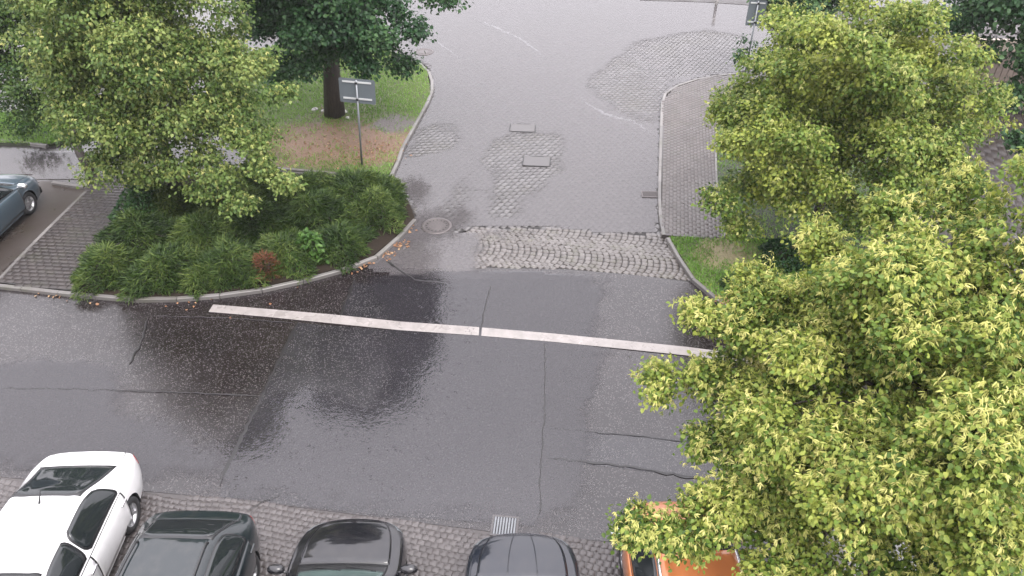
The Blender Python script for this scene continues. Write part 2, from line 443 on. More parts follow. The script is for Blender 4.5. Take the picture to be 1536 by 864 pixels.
# repaired strips of smoother asphalt
for k, pts in enumerate(([(445, 484), (812, 514), (812, 690), (805, 790), (560, 772), (330, 745), (345, 690)],
                         [(530, 425), (735, 425), (722, 490), (512, 474)],
                         [(818, 640), (1045, 662), (1045, 716), (818, 690)])):
    sheet('asphalt_patch', pixpoly(pts), .003, M['asphalt_patch'], parent=road)
def seam(pts, w, seed):
    rr = random.Random(seed); P = []
    base = pixpoly(pts, .0140)
    for a, b in zip(base[:-1], base[1:]):
        n = max(2, int((b-a).length/.12))
        for i in range(n): P.append(a.lerp(b, i/n))
    P.append(base[-1]); V = []; F = []
    for i, p in enumerate(P):
        d = (P[min(i+1, len(P)-1)]-P[max(i-1, 0)]).normalized(); s = Vector((-d.y, d.x, 0))
        j = rr.gauss(0, .012); ww = w*rr.uniform(.35, 1.25)
        if i in (0, len(P)-1): ww *= .2
        V += [p+s*(j+ww/2), p+s*j+Vector((0, 0, .003)), p+s*(j-ww/2)]
    for i in range(len(P)-1):
        F += [(3*i, 3*i+1, 3*i+4, 3*i+3), (3*i+1, 3*i+2, 3*i+5, 3*i+4)]
    me = mk('tar_seam', V, F)
    if me.polygons[0].normal.z < 0: me.flip_normals()
    link('tar_seam', me, M['tar'], road)
for i, (pts, w) in enumerate([([(222, 476), (215, 505), (193, 547)], .05), ([(447, 484), (420, 535), (385, 610), (340, 700), (328, 728)], .085),
        ([(0, 582), (130, 584), (270, 588), (392, 594)], .028), ([(532, 418), (522, 445), (510, 476)], .07), ([(736, 428), (728, 460), (721, 496)], .04),
        ([(818, 515), (817, 600), (812, 690), (808, 775)], .04), ([(820, 686), (930, 698), (1050, 718)], .05), ([(820, 641), (920, 650), (1050, 664)], .025),
        ([(578, 392), (600, 405), (622, 420), (665, 424)], .06), ([(230, 474), (330, 476), (440, 484)], .02), ([(370, 766), (395, 752), (420, 742)], .03)]):
    seam(pts, w, i)
# worn white line, in two lengths
for pts in ([(320, 457.5), (400, 464), (500, 472.5), (600, 483), (719, 491.5), (718, 504), (600, 496), (500, 486), (400, 476), (313, 468.5)],
            [(723, 492), (830, 501), (940, 512), (1030, 521), (1130, 534), (1200, 546), (1200, 560), (1130, 547), (1030, 534), (940, 524.5), (830, 513.5), (722, 504.5)]):
    sheet('painted_line', pixpoly(pts), .0165, M['line'], parent=road)

# side street of concrete pavers ----------------------------------
street_px = [(560, 380), (622, 326), (612, 300), (583, 266), (603, 222), (628, 178), (648, 140), (642, 100), (612, 84), (560, 50), (440, -10), (1500, -10), (1130, 108), (1060, 114), (1012, 130), (994, 152), (990, 345), (1000, 352), (900, 350), (820, 342), (720, 340), (640, 360), (560, 395)]
street_poly = pixpoly(street_px)
street = sheet('side_street', street_poly, -.014, M['joint'], kind='structure')
rng = np.random.default_rng(5)
pv = rows(street_poly, R(60), .235, .165)
pave(street, 'paver', 'paver_field', M['paver'], pv, (.229, .149), 0.0, rng, .02, .001, .006)
# fan-laid granite cobbles across the mouth
band_poly = pixpoly([(600, 398), (575, 385), (605, 352), (640, 362), (700, 350), (715, 341), (830, 342), (900, 350), (1003, 352), (1020, 380), (1045, 423), (950, 411), (850, 403), (735, 401), (680, 407)])
band = sheet('cobble_band', band_poly, -.022, M['joint'], kind='structure')
spots = []
ux, uy = Vector((math.cos(AX), math.sin(AX), 0)), Vector((-math.sin(AX), math.cos(AX), 0))
o0 = G(800, 380)
fw, Rr = 1.25, .88
for col in range(-3, 4):
    for k in range(-40, 40):
        amax = math.asin(fw/2/Rr); na = int(2*Rr*amax/.152)
        for j in range(na):
            a = ((j+.5)/na*2-1)*amax; q = random.Random(col*97+k*31+j)
            v = col*fw+Rr*math.sin(a)+q.uniform(-.01, .01)
            u = k*.158+Rr*math.cos(a)-Rr+q.uniform(-.01, .01)+(col % 2)*.08
            p = o0+ux*u+uy*v
            spots.append((p.x, p.y, AX+a+q.uniform(-.05, .05)))
spots = np.array(spots); spots = spots[inpoly(spots[:, :2], band_poly)]
pave(band, 'cobble', 'cobble_field', M['cobble'], spots, (.148, .142), .004, rng, .04, .005, .010, tiltz=.002)
# parking strip of small setts
park_poly = [G(2400, 940), G(1300, 850)+Vector((0, 0, 0)), G(960, 816), G(750, 799), G(560, 775), G(380, 752), G(200, 735), G(0, 715), G(-300, 690), Vector((-13, 2, 0)), Vector((14, 2, 0))]
park = sheet('parking_strip', park_poly, -.007, M['joint_fill'], kind='structure')
sp = []
for x, y, a in rows([p for p in park_poly if True], AX*.9, .118, .112, .5, keep=lambda X: (X[:, 1] > 5.4) & (X[:, 0] < 9.5) & (X[:, 0] > -9.5)):
    sp.append((x+rng.normal(0, .006), y+.035*math.sin(x*2.4)+rng.normal(0, .006), a+rng.normal(0, .08)))
pave(park, 'sett', 'sett_field', M['sett'], sp, (.114, .108), .002, rng, .03, .004, .008, tiltz=.002)

# left pavement, its bed, lawn, right pavement ---------------------
KZ = .10
def raised(name, px, mat, z=KZ-.015): return sheet(name, pixpoly(px, z), z, mat, .16, kind='structure')
walk_px = [(-200, 540), (-130, 490), (0, 419), (128, 286), (138, 262), (235, 262), (300, 262), (240, 330), (118, 434), (118, 438), (60, 433), (0, 428), (-100, 425)]
walk_px = [(-60, 427), (0, 415), (128, 286), (140, 262), (290, 258), (200, 340), (120, 437), (60, 431), (0, 424)]
walk = raised('left_pavement', walk_px, M['joint_brown'], .093)
pw = rows(pixpoly(walk_px, .1), R(-4), .22, .15)
pave(walk, 'brick', 'brick_field', M['walk'], pw, (.216, .146), .1, rng, .02, .002, .005)
lot = sheet('car_park', pixpoly([(-700, 560), (-200, 520), (0, 419), (130, 283), (100, 273), (0, 268), (-500, 250)]), -.008, M['walk2'], kind='structure')
lane = sheet('back_lane', pixpoly([(-500, 255), (0, 270), (140, 280), (330, 262), (420, 245), (400, 200), (200, 205), (0, 207), (-500, 200)]), -.012, M['far_paving'], kind='structure')
bed_px = [(120, 437), (190, 346), (270, 262), (400, 258), (470, 262), (585, 285), (612, 300), (622, 326), (590, 358), (558, 384), (500, 404), (450, 417), (390, 430), (330, 438), (260, 444), (195, 445)]
bed = raised('planting_bed', bed_px, M['soil'])
lawn_px = [(380, 240), (415, 250), (500, 258), (582, 266), (602, 222), (627, 178), (646, 140), (640, 102), (612, 86), (540, 60), (440, 60), (300, 100), (330, 200)]
c_soil = G(560, 215); c_soil2 = G(480, 215); c_mud = G(590, 190)
M['beige'] = m_simple('beige_render', (.36, .31, .255), .6, scale=6, bump=.3)
M['board'] = m_simple('brown_board', (.17, .135, .112), .5, scale=7, bump=.3)
M['lawn'] = m_soil('lawn_soil', [(.09, .10, .035), ((c_soil.x, c_soil.y, .085), 1.9, (.15, .088, .055)), ((c_soil2.x, c_soil2.y, .085), 2.0, (.14, .085, .052)), ((c_mud.x, c_mud.y, .085), .8, (.085, .072, .066))])
lawn = raised('lawn', lawn_px, M['lawn'])
path = raised('lawn_path', [(400, 254), (500, 262), (580, 270), (596, 288), (560, 282), (480, 270), (400, 266)], M['walk2'], .082)
verge_px = [(-500, 205), (0, 214), (75, 216), (130, 205), (130, 165), (0, 168), (-500, 165)]
M['verge'] = m_soil('verge_soil', [(.03, .04, .014)])
verge = raised('verge', verge_px, M['verge'])
rwalk_px = [(993, 352), (994, 152), (1012, 132), (1060, 116), (1130, 110), (1180, 110), (1090, 150), (1076, 180), (1072, 240), (1076, 300), (1086, 356), (1040, 356)]
rwalk = raised('right_pavement', rwalk_px, M['joint_fill'], .094)
pw = rows(pixpoly(rwalk_px, .1), AX+R(90), .205, .105)
pave(rwalk, 'brick', 'brick_field', M['walk2'], pw, (.202, .102), .1, rng, .02, .001, .004)
tri_px = [(1003, 355), (1020, 382), (1045, 420), (1075, 446), (1110, 468), (1250, 530), (1420, 470), (1300, 380), (1180, 358)]
c_t = G(1090, 385)
M['tri'] = m_soil('corner_soil', [(.08, .10, .03), ((c_t.x, c_t.y, .085), .9, (.19, .16, .08))])
tri = raised('corner_lawn', tri_px, M['tri'])
rverge_px = [(1090, 150), (1078, 180), (1074, 240), (1078, 300), (1088, 358), (1300, 380), (1340, 250), (1200, 150), (1180, 110)]
rverge = raised('right_verge', rverge_px, M['verge'])
yard_px = [(1180, 108), (1340, 250), (1300, 380), (1420, 470), (2100, 560), (2300, 100), (1900, 10), (1140, 10)]
yard_poly = pixpoly(yard_px, .02)
yard = sheet('paved_yard', yard_poly, .006, M['joint_fill'], .08, kind='structure')
pw = rows(yard_poly, AX+R(80), .6, .22, keep=lambda X: (X[:, 0] < 24) & (X[:, 1] < 36))
pave(yard, 'slab', 'slab_field', M['walk'], pw, (.585, .2), .016, rng, .014, .003, .008)

# kerbs
def kerb(name, pts, z0=0.0, h=.115, w=.11, length=.95, close=None):
    root = empty(name, (0, 0, 0)); tag(root, kind='structure')
    P = smoothline([G(x, y, z0+h) for x, y in pts], 10)
    L = [0.0]
    for a, b in zip(P[:-1], P[1:]): L.append(L[-1]+(b-a).length)
    n = max(1, round(L[-1]/length)); rr = random.Random(len(pts)*7+int(L[-1]*10))
    def at(s):
        for i in range(len(P)-1):
            if L[i+1] >= s: return P[i].lerp(P[i+1], (s-L[i])/max(1e-6, L[i+1]-L[i]))
        return P[-1]
    for k in range(n):
        a, b = at(L[-1]*k/n), at(L[-1]*(k+1)/n)
        d = (b-a); ln = d.length-.012; d.normalize(); s = Vector((-d.y, d.x, 0)); c = (a+b)/2
        hz = .13+z0; e = .014
        prof = [(-w/2, -hz), (w/2, -hz), (w/2, -e), (w/2-e, 0), (-w/2+e, 0), (-w/2, -e)]
        V = []
        for t in (-ln/2, ln/2):
            for q, zz in prof: V.append(d*t+s*q+Vector((0, 0, zz+rr.uniform(-.002, .002))))
        F = [(i, (i+1) % 6, 6+(i+1) % 6, 6+i) for i in range(6)]+[(5, 4, 3, 2, 1, 0), (6, 7, 8, 9, 10, 11)]
        me = mk('kerb_stone', V, F, tint=np.full(8, rr.random())); 
        o = link('kerb_stone', me, M['kerb'], root); o.location = c+Vector((0, 0, rr.uniform(-.004, .004)))
    return root
kerb('front_kerb', [(-250, 414), (-100, 419), (0, 427), (60, 434), (120, 440), (200, 447), (270, 446), (330, 441), (390, 433), (450, 420), (510, 404), (560, 386), (592, 360), (622, 328)], h=.10)
kerb('car_park_kerb', [(-40, 456), (0, 416), (60, 354), (128, 287)], h=.11, w=.1)
kerb('lawn_kerb', [(415, 251), (500, 259), (580, 267), (602, 224), (626, 180), (646, 142), (648, 122), (640, 102), (624, 92), (608, 86)], h=.10)
kerb('lane_kerb', [(-200, 202), (0, 209), (70, 217)], h=.1)
kerb('car_park_end_kerb', [(78, 272), (100, 275), (126, 279)], h=.08)
kerb('right_kerb', [(996, 352), (990, 310), (991, 230), (994, 150), (1000, 138), (1020, 126), (1060, 115), (1110, 109)], h=.1, w=.1)
kerb('corner_kerb', [(1002, 356), (1012, 374), (1030, 404), (1052, 430), (1080, 450), (1110, 470), (1180, 505)], h=.1, w=.1)
kerb('verge_kerb', [(1088, 356), (1078, 300), (1074, 240), (1076, 180), (1086, 150)], z0=.09, h=.03, w=.07)
far = sheet('far_yard', pixpoly([(960, 0), (1060, 3), (1160, 10), (1250, 5), (1200, -60), (960, -60)], .02), .02, M['walk'], .06, kind='structure')

# rain water lying on the paving
def film(name, poly_px, dry, mat, z, step, wet=None):
    poly = pixpoly(poly_px); P = np.array([(p.x, p.y) for p in poly])
    x0, y0 = P.min(0); x1, y1 = P.max(0)
    xs = np.arange(x0, x1+step, step); ys = np.arange(y0, y1+step, step)
    X, Y = np.meshgrid(xs, ys); Q = np.c_[X.ravel(), Y.ravel()]
    rg = np.random.default_rng(3); cov = np.zeros(len(Q)); k = 24
    for _ in range(k):
        J = Q+rg.normal(0, .42, 2)
        d = np.zeros(len(Q), bool)
        for dp in dry: d |= inpoly(J, pixpoly(dp))
        c = ~d
        if wet is not None:
            w = np.zeros(len(Q), bool)
            for wp in wet: w |= inpoly(J, pixpoly(wp))
            c = w
        cov += c
    cov /= k
    inside = inpoly(Q, poly).reshape(X.shape)
    idx = np.arange(len(Q)).reshape(X.shape)
    keep = inside[:-1, :-1] & inside[1:, :-1] & inside[:-1, 1:] & inside[1:, 1:]
    if wet is not None: 
        cc = cov.reshape(X.shape); keep &= (np.maximum.reduce([cc[:-1, :-1], cc[1:, 1:], cc[1:, :-1], cc[:-1, 1:]]) > 0)
    F = np.stack([idx[:-1, :-1], idx[:-1, 1:], idx[1:, 1:], idx[1:, :-1]], -1)[keep]
    me = mk(name, np.c_[Q, np.full(len(Q), z)], F)
    a = me.attributes.new('cover', 'FLOAT', 'POINT'); a.data.foreach_set('value', cov.astype(np.float32))
    return link(name, me, mat, kind='structure')
dry = [[(738, 198), (852, 194), (850, 258), (800, 300), (785, 330), (722, 338), (745, 270), (722, 245)],
       [(870, 126), (950, 60), (1060, 42), (1130, 55), (1100, 108), (1012, 122), (993, 195), (940, 182)],
       [(590, 250), (622, 188), (700, 178), (688, 228)], [(690, 340), (640, 330), (690, 250), (722, 250)]]
film('band_film', [(545, 400), (605, 350), (700, 346), (860, 340), (860, 420), (680, 424), (560, 412)], [[(715, 330), (1080, 330), (1080, 440), (700, 425)], [(590, 345), (660, 352), (620, 380), (560, 395)]], M['film'], .012, .14)
film('rain_film', [p for p in street_px], dry, M['film'], .006, .16)
film('lane_water', [(-300, 212), (130, 222), (380, 210), (400, 240), (330, 260), (140, 276), (0, 266), (-300, 250)], [], M['film'], .004, .3)
film('puddle', [(-80, 440), (350, 446), (520, 398), (1000, 412), (1150, 470), (1080, 850), (-80, 770)], [], M['film_road'], .0125, .12,
     wet=[[(600, 500), (815, 516), (815, 690), (800, 768), (600, 752), (350, 728), (350, 690), (400, 600), (470, 590), (560, 650), (600, 560)],
          [(560, 420), (760, 410), (900, 420), (870, 515), (700, 505), (610, 490), (575, 455)], [(-60, 560), (90, 545), (165, 560), (150, 620), (220, 650), (330, 690), (320, 722), (150, 690), (-60, 690)], [(800, 515), (900, 528), (885, 580), (850, 610), (875, 660), (845, 700), (870, 740), (850, 768), (800, 768)]])

M['foam'] = m_film('runoff_foam', (.20, .195, .2), .55, .15, .3, attr=False)
def ridge(pts, w, seed):
    rr = random.Random(seed); P = smoothline(pixpoly(pts, .008), 14); V = []; F = []
    for i, p in enumerate(P):
        d = (P[min(i+1, len(P)-1)]-P[max(i-1, 0)]).normalized(); q = Vector((-d.y, d.x, 0)); t = i/(len(P)-1)
        ww = .7*w*math.sin(math.pi*min(.98, max(.02, t)))*rr.uniform(.3, 1.3); j = rr.gauss(0, w*.18)
        V += [p+q*(j-ww/2), p+q*j+Vector((0, 0, .006)), p+q*(j+ww/2)]
    for i in range(len(P)-1): F += [(3*i, 3*i+3, 3*i+4, 3*i+1), (3*i+1, 3*i+4, 3*i+5, 3*i+2)]
    me = mk('runoff_ripple', V, F, True)
    if me.polygons[0].normal.z < 0: me.flip_normals()
    link('runoff_ripple', me, M['foam'], street)
for i, (pts, w) in enumerate([([(705, 26), (745, 42), (790, 64), (820, 90)], .22), ([(862, 140), (885, 158), (920, 175), (950, 182), (985, 205)], .22), ([(620, 52), (650, 60), (690, 88)], .12)]): ridge(pts, w, i)

# ------------------------------------------------------------------ ironwork in the paving
def manhole(px, py, r, label):
    root = empty('manhole_cover', G(px, py, .006)); tag(root, label, 'manhole cover', 'round manhole covers in the paving')
    MB().lathe([(r*.80, .004), (r*.80, .016), (r*.84, .02), (r*.97, .02), (r, .014), (r, -.03)], 40).build('frame', M['iron'], root, True)
    lid = MB().lathe([(0.0001, .017), (r*.52, .017), (r*.53, .012), (r*.58, .012), (r*.59, .018), (r*.64, .018), (r*.65, .012), (r*.70, .012), (r*.71, .018), (r*.775, .018), (r*.785, -.02)], 40).build('lid', M['iron'], root)
    for k in range(16 if py > 200 else 0):
        a = 2*math.pi*k/16; MB().box((r*.675*math.cos(a), r*.675*math.sin(a), .0165), (.045*r/.4, .03*r/.4, .006), Matrix.Rotation(a, 3, 'Z')).build('vent_slot', M['iron_dark'], lid)
    return root
manhole(655, 339, .41, 'round iron manhole cover with ring of slots beside the mossy cobbles at the bed corner')
manhole(636, 78, .40, 'distant round manhole cover beyond the curved lawn kerb under the dark tree')
def grate(px, py, sx, sy, rz, nb, label, along):
    root = empty('drain_grate', G(px, py, .006), rz); tag(root, label, 'drain grate', 'storm drain grates')
    f = MB(); t = .035
    for c, s in (((0, sy/2-t/2, .008), (sx, t, .03)), ((0, -sy/2+t/2, .008), (sx, t, .03)), ((sx/2-t/2, 0, .0085), (t, sy-2*t-.002, .03)), ((-sx/2+t/2, 0, .0085), (t, sy-2*t-.002, .03))): f.box(c, s)
    f.build('frame', M['kerb_iron'] if along else M['iron'], root)
    MB().box((0, 0, -.004), (sx-2*t, sy-2*t, .012)).build('pit', M['iron_dark'], root)
    for k in range(nb):
        if along: MB().box((-sx/2+t+(k+.5)*(sx-2*t)/nb, 0, .012), ((sx-2*t)/nb*.5, sy-2*t, .02)).build('bar', M['steel'], root)
        else: MB().box((0, -sy/2+t+(k+.5)*(sy-2*t)/nb, .012), (sx-2*t, (sy-2*t)/nb*.5, .02)).build('bar', M['iron'], root)
grate(757, 790, .46, .42, R(-6), 8, 'slotted steel drain grate in the road edge in front of the blue-black car', True)
grate(975, 292, .5, .36, R(-3), 5, 'dark cast iron drain grate against the right kerb of the side street', False)
def hatch(px, py, w, d, rz, label):
    root = empty('hatch_cover', G(px, py, .008), rz); tag(root, label, 'hatch cover', 'rectangular hatch covers in the street')
    MB().box((0, 0, .002), (w-.07, d-.07, .02)).build('lid', M['far_paving'], root)
    f = MB(); t = .028
    for c, s in (((0, d/2-t/2, .004), (w*.5, t, .022)), ((0, -d/2+t/2, .004), (w*.8, t, .022)), ((w/2-t/2, 0, .0045), (t, d-2*t-.002, .022)), ((-w/2+t/2, 0, .0045), (t, d-2*t-.002, .022))): f.box(c, s)
    f.build('frame', M['iron_dark'], root)
hatch(784, 192, .88, .62, R(-4), 'farther rectangular hatch cover at the top edge of the bare paver patch')
hatch(805, 242, .88, .66, R(-5), 'nearer rectangular hatch cover in the middle of the bare paver patch')

# ------------------------------------------------------------------ signs seen from behind
def sign(px, py, h, w, ph, rz, lean, label, rcor=.05):
    root = empty('road_sign', G(px, py, .085), rz); root.rotation_euler = (0, lean, rz)
    tag(root, label, 'road sign', 'road signs seen from behind')
    MB().tube([(0, 0, -.1), (0, 0, h-.02)], .032, 10).build('pole', M['steel'], root, True)
    pts = []
    for cx, cz, a0 in ((w/2-rcor, ph/2-rcor, 0), (-w/2+rcor, ph/2-rcor, 90), (-w/2+rcor, -ph/2+rcor, 180), (w/2-rcor, -ph/2+rcor, 270)):
        for k in range(5):
            a = R(a0+k*22.5); pts.append((cx+rcor*math.cos(a), cz+rcor*math.sin(a)))
    n = len(pts); V = [(x, .05, z+h-ph/2) for x, z in pts]+[(x, .056, z+h-ph/2) for x, z in pts]
    F = [tuple(range(n)), tuple(range(n, 2*n))[::-1]]+[(i, n+i, n+(i+1) % n, (i+1) % n) for i in range(n)]
    link('plate', mk('plate', V, F), M['signback'], root)
    for z in (h-.1, h-ph+.14):
        MB().box((0, .038, z), (w*.8, .022, .045)).build('rail', M['clamp'], root)
        MB().box((0, -.036, z), (.075, .02, .06)).build('clamp', M['black'], root)
    return root
sign(543, 247, 2.72, 1.05, .74, R(-5), R(3.2), 'wide grey sign back on a post in the bare soil near the dark maple')
sign(1115, 124, 3.0, .62, .9, R(-8), R(0), 'tall grey sign back half hidden behind the right linden crown')

# ------------------------------------------------------------------ foliage
def nrmz(a): return a/(np.linalg.norm(a, axis=1, keepdims=True)+1e-9)
def leaf_mesh(name, pos, ax, nr, L, Wd, tint, fold=.12):
    ax = nrmz(ax); s = nrmz(np.cross(ax, nr)); n = np.cross(s, ax)
    L = L[:, None]; Wd = Wd[:, None]
    b = pos; t = pos+ax*L-n*L*.12
    up = n*Wd*fold
    r1 = pos+ax*L*.16+s*Wd*.44+up; r2 = pos+ax*L*.62+s*Wd*.40+up*.6
    l1 = pos+ax*L*.16-s*Wd*.44+up; l2 = pos+ax*L*.62-s*Wd*.40+up*.6
    V = np.stack([b, r1, r2, t, l2, l1], 1).reshape(-1, 3)
    k = np.arange(len(pos))[:, None]*6
    F = np.concatenate([k+np.array([[0, 1, 2, 3]]), k+np.array([[0, 3, 4, 5]])], 0)
    return mk(name, V, F, tint=np.concatenate([tint, tint]))
def strip_mesh(name, pos, ax, nr, L, Wd, tint):
    ax = nrmz(ax); s = nrmz(np.cross(ax, nr)); n = np.cross(s, ax); L = L[:, None]; Wd = Wd[:, None]
    m = pos+ax*L*.5+n*L*.06; e = pos+ax*L-n*L*.05
    V = np.stack([pos-s*Wd*.2, pos+s*Wd*.2, m+s*Wd*.5, e+s*Wd*.12, e-s*Wd*.12, m-s*Wd*.5], 1).reshape(-1, 3)
    k = np.arange(len(pos))[:, None]*6
    F = np.concatenate([k+np.array([[0, 1, 2, 5]]), k+np.array([[5, 2, 3, 4]])], 0)
    return mk(name, V, F, tint=np.concatenate([tint, tint]))
def boughs_ellipsoid(rg, c, r, n, lo=.66, hi=.95, rb=(.55, .95), zmin=-.75, taper=0.0):
    out = []
    while len(out) < n:
        d = rg.normal(0, 1, 3); d /= np.linalg.norm(d)
        if d[2] < zmin: continue
        f = rg.uniform(lo, hi)
        tp = 1-taper*max(0, d[2])
        p = np.array(c)+d*f*np.array(r)*np.array([tp, tp, 1])
        q = rg.uniform(*rb)
        out.append((p, np.array([q, q, q*.62]), d))
    # an inner set that closes the crown
    for _ in range(n//3):
        d = rg.normal(0, 1, 3); d /= np.linalg.norm(d)
        q = rg.uniform(*rb)
        out.append((np.array(c)+d*rg.uniform(.15, .55)*np.array(r), np.array([q, q, q*.8]), d))
    return out
def foliage(rg, boughs, ncl, nlf, cl, L, Wd, bias=0.0, bract=0.0, bL=.085, bW=.02, spread=.6):
    P = []; A = []; NN = []; T = []; BP = []; BA = []; BN = []; BT = []
    for c, rb, out in boughs:
        bt = rg.normal(0, .10)
        D = nrmz(rg.normal(0, 1, (ncl, 3))+np.array([0, 0, .35])+np.array(out)*.45)
        rad = rg.uniform(.5, 1.05, ncl)[:, None]
        C = c+D*rad*rb
        n = ncl*nlf
        CC = np.repeat(C, nlf, 0); DD = np.repeat(D, nlf, 0)
        off = rg.normal(0, cl, (n, 3)); off[:, 2] *= .7
        p = CC+off
        ax = DD*.55+rg.normal(0, .55, (n, 3))+np.array([0, 0, -.45])
        nr = DD*.45+np.array([0, 0, .85])+rg.normal(0, .38, (n, 3))
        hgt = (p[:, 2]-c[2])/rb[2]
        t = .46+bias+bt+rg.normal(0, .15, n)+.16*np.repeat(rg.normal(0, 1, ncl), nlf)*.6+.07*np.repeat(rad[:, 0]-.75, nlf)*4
        P.append(p); A.append(ax); NN.append(nr); T.append(t)
        if bract > 0:
            fan = 7; nn = max(1, round(nlf*bract/fan)); on = rg.random(ncl) < .8; q = int(on.sum())
            C2 = np.repeat(C[on], nn, 0); D2 = np.repeat(D[on], nn, 0)
            node = C2+rg.normal(0, cl*.8, (q*nn, 3))+D2*cl*.4+np.array([0, 0, cl*.45])
            lean = D2*.45+np.array([0, 0, -.8])+rg.normal(0, .25, (q*nn, 3))
            node = np.repeat(node, fan, 0); lean = np.repeat(lean, fan, 0); D2 = np.repeat(D2, fan, 0); m = len(node)
            BP.append(node+rg.normal(0, .008, (m, 3))); BA.append(lean+rg.normal(0, .42, (m, 3)))
            BN.append(D2*.8+np.array([0, 0, .6])+rg.normal(0, .4, (m, 3)))
            BT.append(np.clip(.5+np.repeat(np.repeat(rg.normal(0, .2, q), nn)+rg.normal(0, .12, q*nn), fan)+rg.normal(0, .1, m), 0, 1))
    P = np.concatenate(P); n = len(P)
    s = rg.uniform(.55, 1.32, n)
    lm = (P, np.concatenate(A), np.concatenate(NN), L*s, Wd*s, np.clip(np.concatenate(T), 0, 1))
    if bract > 0:
        B = np.concatenate(BP); s = rg.uniform(.75, 1.3, len(B))
        return lm, (B, np.concatenate(BA), np.concatenate(BN), bL*s, bW*s, np.concatenate(BT))
    return lm, None
def tree(name, label, base, boughs, seed, leaf, trunk_r, top, ncl, nlf, cl, L, Wd, bract=0.0, group=None, fork=None, bL=.085, bW=.02, bias=0.0, nlimb=14, cat='tree', bm_mat=None):
    rg = np.random.default_rng(seed); base = Vector(base)
    root = empty(name, base); tag(root, label, cat, group)
    top = Vector(top); fork = fork if fork is not None else .35
    pts = []
    for k in range(9):
        t = k/8; p = base.lerp(top, t)+Vector((rg.normal(0, .05), rg.normal(0, .05), 0))*(1 if 0 < k else 0)
        pts.append(p-base)
    rad = [trunk_r*(1.45 if k == 0 else 1.1 if k == 1 else (1-.85*k/8)) for k in range(9)]
    pts[0] = pts[0]-Vector((0, 0, .1))
    MB().tube(pts, rad, 10).build('trunk', M['bark'], root, True)
    idx = rg.permutation(len(boughs))[:nlimb]
    for i in idx:
        c = Vector(boughs[i][0])-base
        t = min(.9, max(fork, (c.z-.25*Vector((c.x, c.y, 0)).length)/max(.1, (top-base).z)))
        a = pts[0].lerp(pts[8], t) if False else (top-base)*t
        mid = a.lerp(c, .5)+Vector((rg.normal(0, .1), rg.normal(0, .1), .18))
        P = smoothline([a, a.lerp(mid, .5)+Vector((0, 0, .05)), mid, c], 3)
        r0 = trunk_r*.42*(1-.5*t)
        MB().tube(P, [r0*(1-.85*k/(len(P)-1)) for k in range(len(P))], 6).build('branch', M['bark'], root, True)
    lm, bm = foliage(rg, boughs, ncl, nlf, cl, L, Wd, bias, bract, bL, bW)
    b = np.array(base)
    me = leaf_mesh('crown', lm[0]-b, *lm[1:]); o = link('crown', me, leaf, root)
    if bm: link('blossom', strip_mesh('blossom', bm[0]-b, *bm[1:]), bm_mat or M['bract_green'], o)
    return root

def near_boughs(rg, targets, n, rb, jitter=.25):
    """boughs strung along limbs that reach outward: (start, end) pairs"""
    out = []
    for a, b, q in targets:
        a = np.array(a); b = np.array(b); d = (b-a)/np.linalg.norm(b-a)
        for t in np.linspace(.35, 1, n):
            s = q*(1.1-.45*t)
            out.append((a+(b-a)*t+rg.normal(0, jitter*.3, 3), np.array([s, s, s*.6]), d))
    return out
rg = np.random.default_rng(11)
# nearest linden, between the parked cars on the right
c1 = Vector((5.35, 7.1, 3.95))
B = boughs_ellipsoid(rg, c1, (2.75, 2.4, 2.15), 84, rb=(.34, .62), zmin=-.7)
B += near_boughs(rg, [(c1, PY(985, 575, 8.0), .55), (c1, PY(1065, 470, 8.6), .45), (c1, PY(960, 800, 6.0), .42), (c1, PY(1020, 812, 5.9), .38), (c1, PY(1085, 815, 5.9), .42), (c1, PY(1150, 840, 5.7), .5), (c1, PY(1100, 760, 6.4), .45), (c1, PY(1140, 430, 9.0), .5), (c1, PY(1240, 360, 9.2), .55), (c1, PY(1050, 670, 7.2), .45),
                          (c1, PY(1470, 300, 8.8), .75), (c1, PY(1560, 280, 8.0), .75), (c1, PY(1350, 320, 9.0), .6), (c1, PY(1250, 840, 5.6), .6), (c1, PY(1450, 840, 5.6), .6)], 4, .5)
tree('linden_tree', 'nearest flowering linden with pale yellow bracts over the orange car', (4.75, 7.25, 0), B, 21, M['linden'], .13, (5.2, 7.2, 5.2), 22, 46, .10, .062, .050, bract=1.45, group='flowering linden trees', bL=.062, bW=.015, bias=.10, nlimb=30, bm_mat=M['bract'])
# middle linden on the right
c2 = PY(1270, 180, 17.0)
B = boughs_ellipsoid(rg, c2, (3.0, 2.8, 3.0), 66, rb=(.5, .82))
B += near_boughs(rg, [(c2, PY(1085, 300, 15.6), .7), (c2, PY(1110, 340, 15.6), .7), (c2, PY(1440, 260, 15.6), .6), (c2, PY(1110, 220, 16), .7), (c2, PY(1290, 80, 15.4), .7), (c2, PY(1240, 50, 15.6), .6), (c2, PY(1340, 120, 15), .6)], 3, .5)
tree('linden_tree', 'round flowering linden beside the right pavement behind the nearest linden', G(1200, 385, .08), B, 22, M['linden'], .16, c2+Vector((0, 0, 2)), 26, 34, .12, .080, .066, bract=.9, group='flowering linden trees', bias=.13, bL=.064, bW=.017)
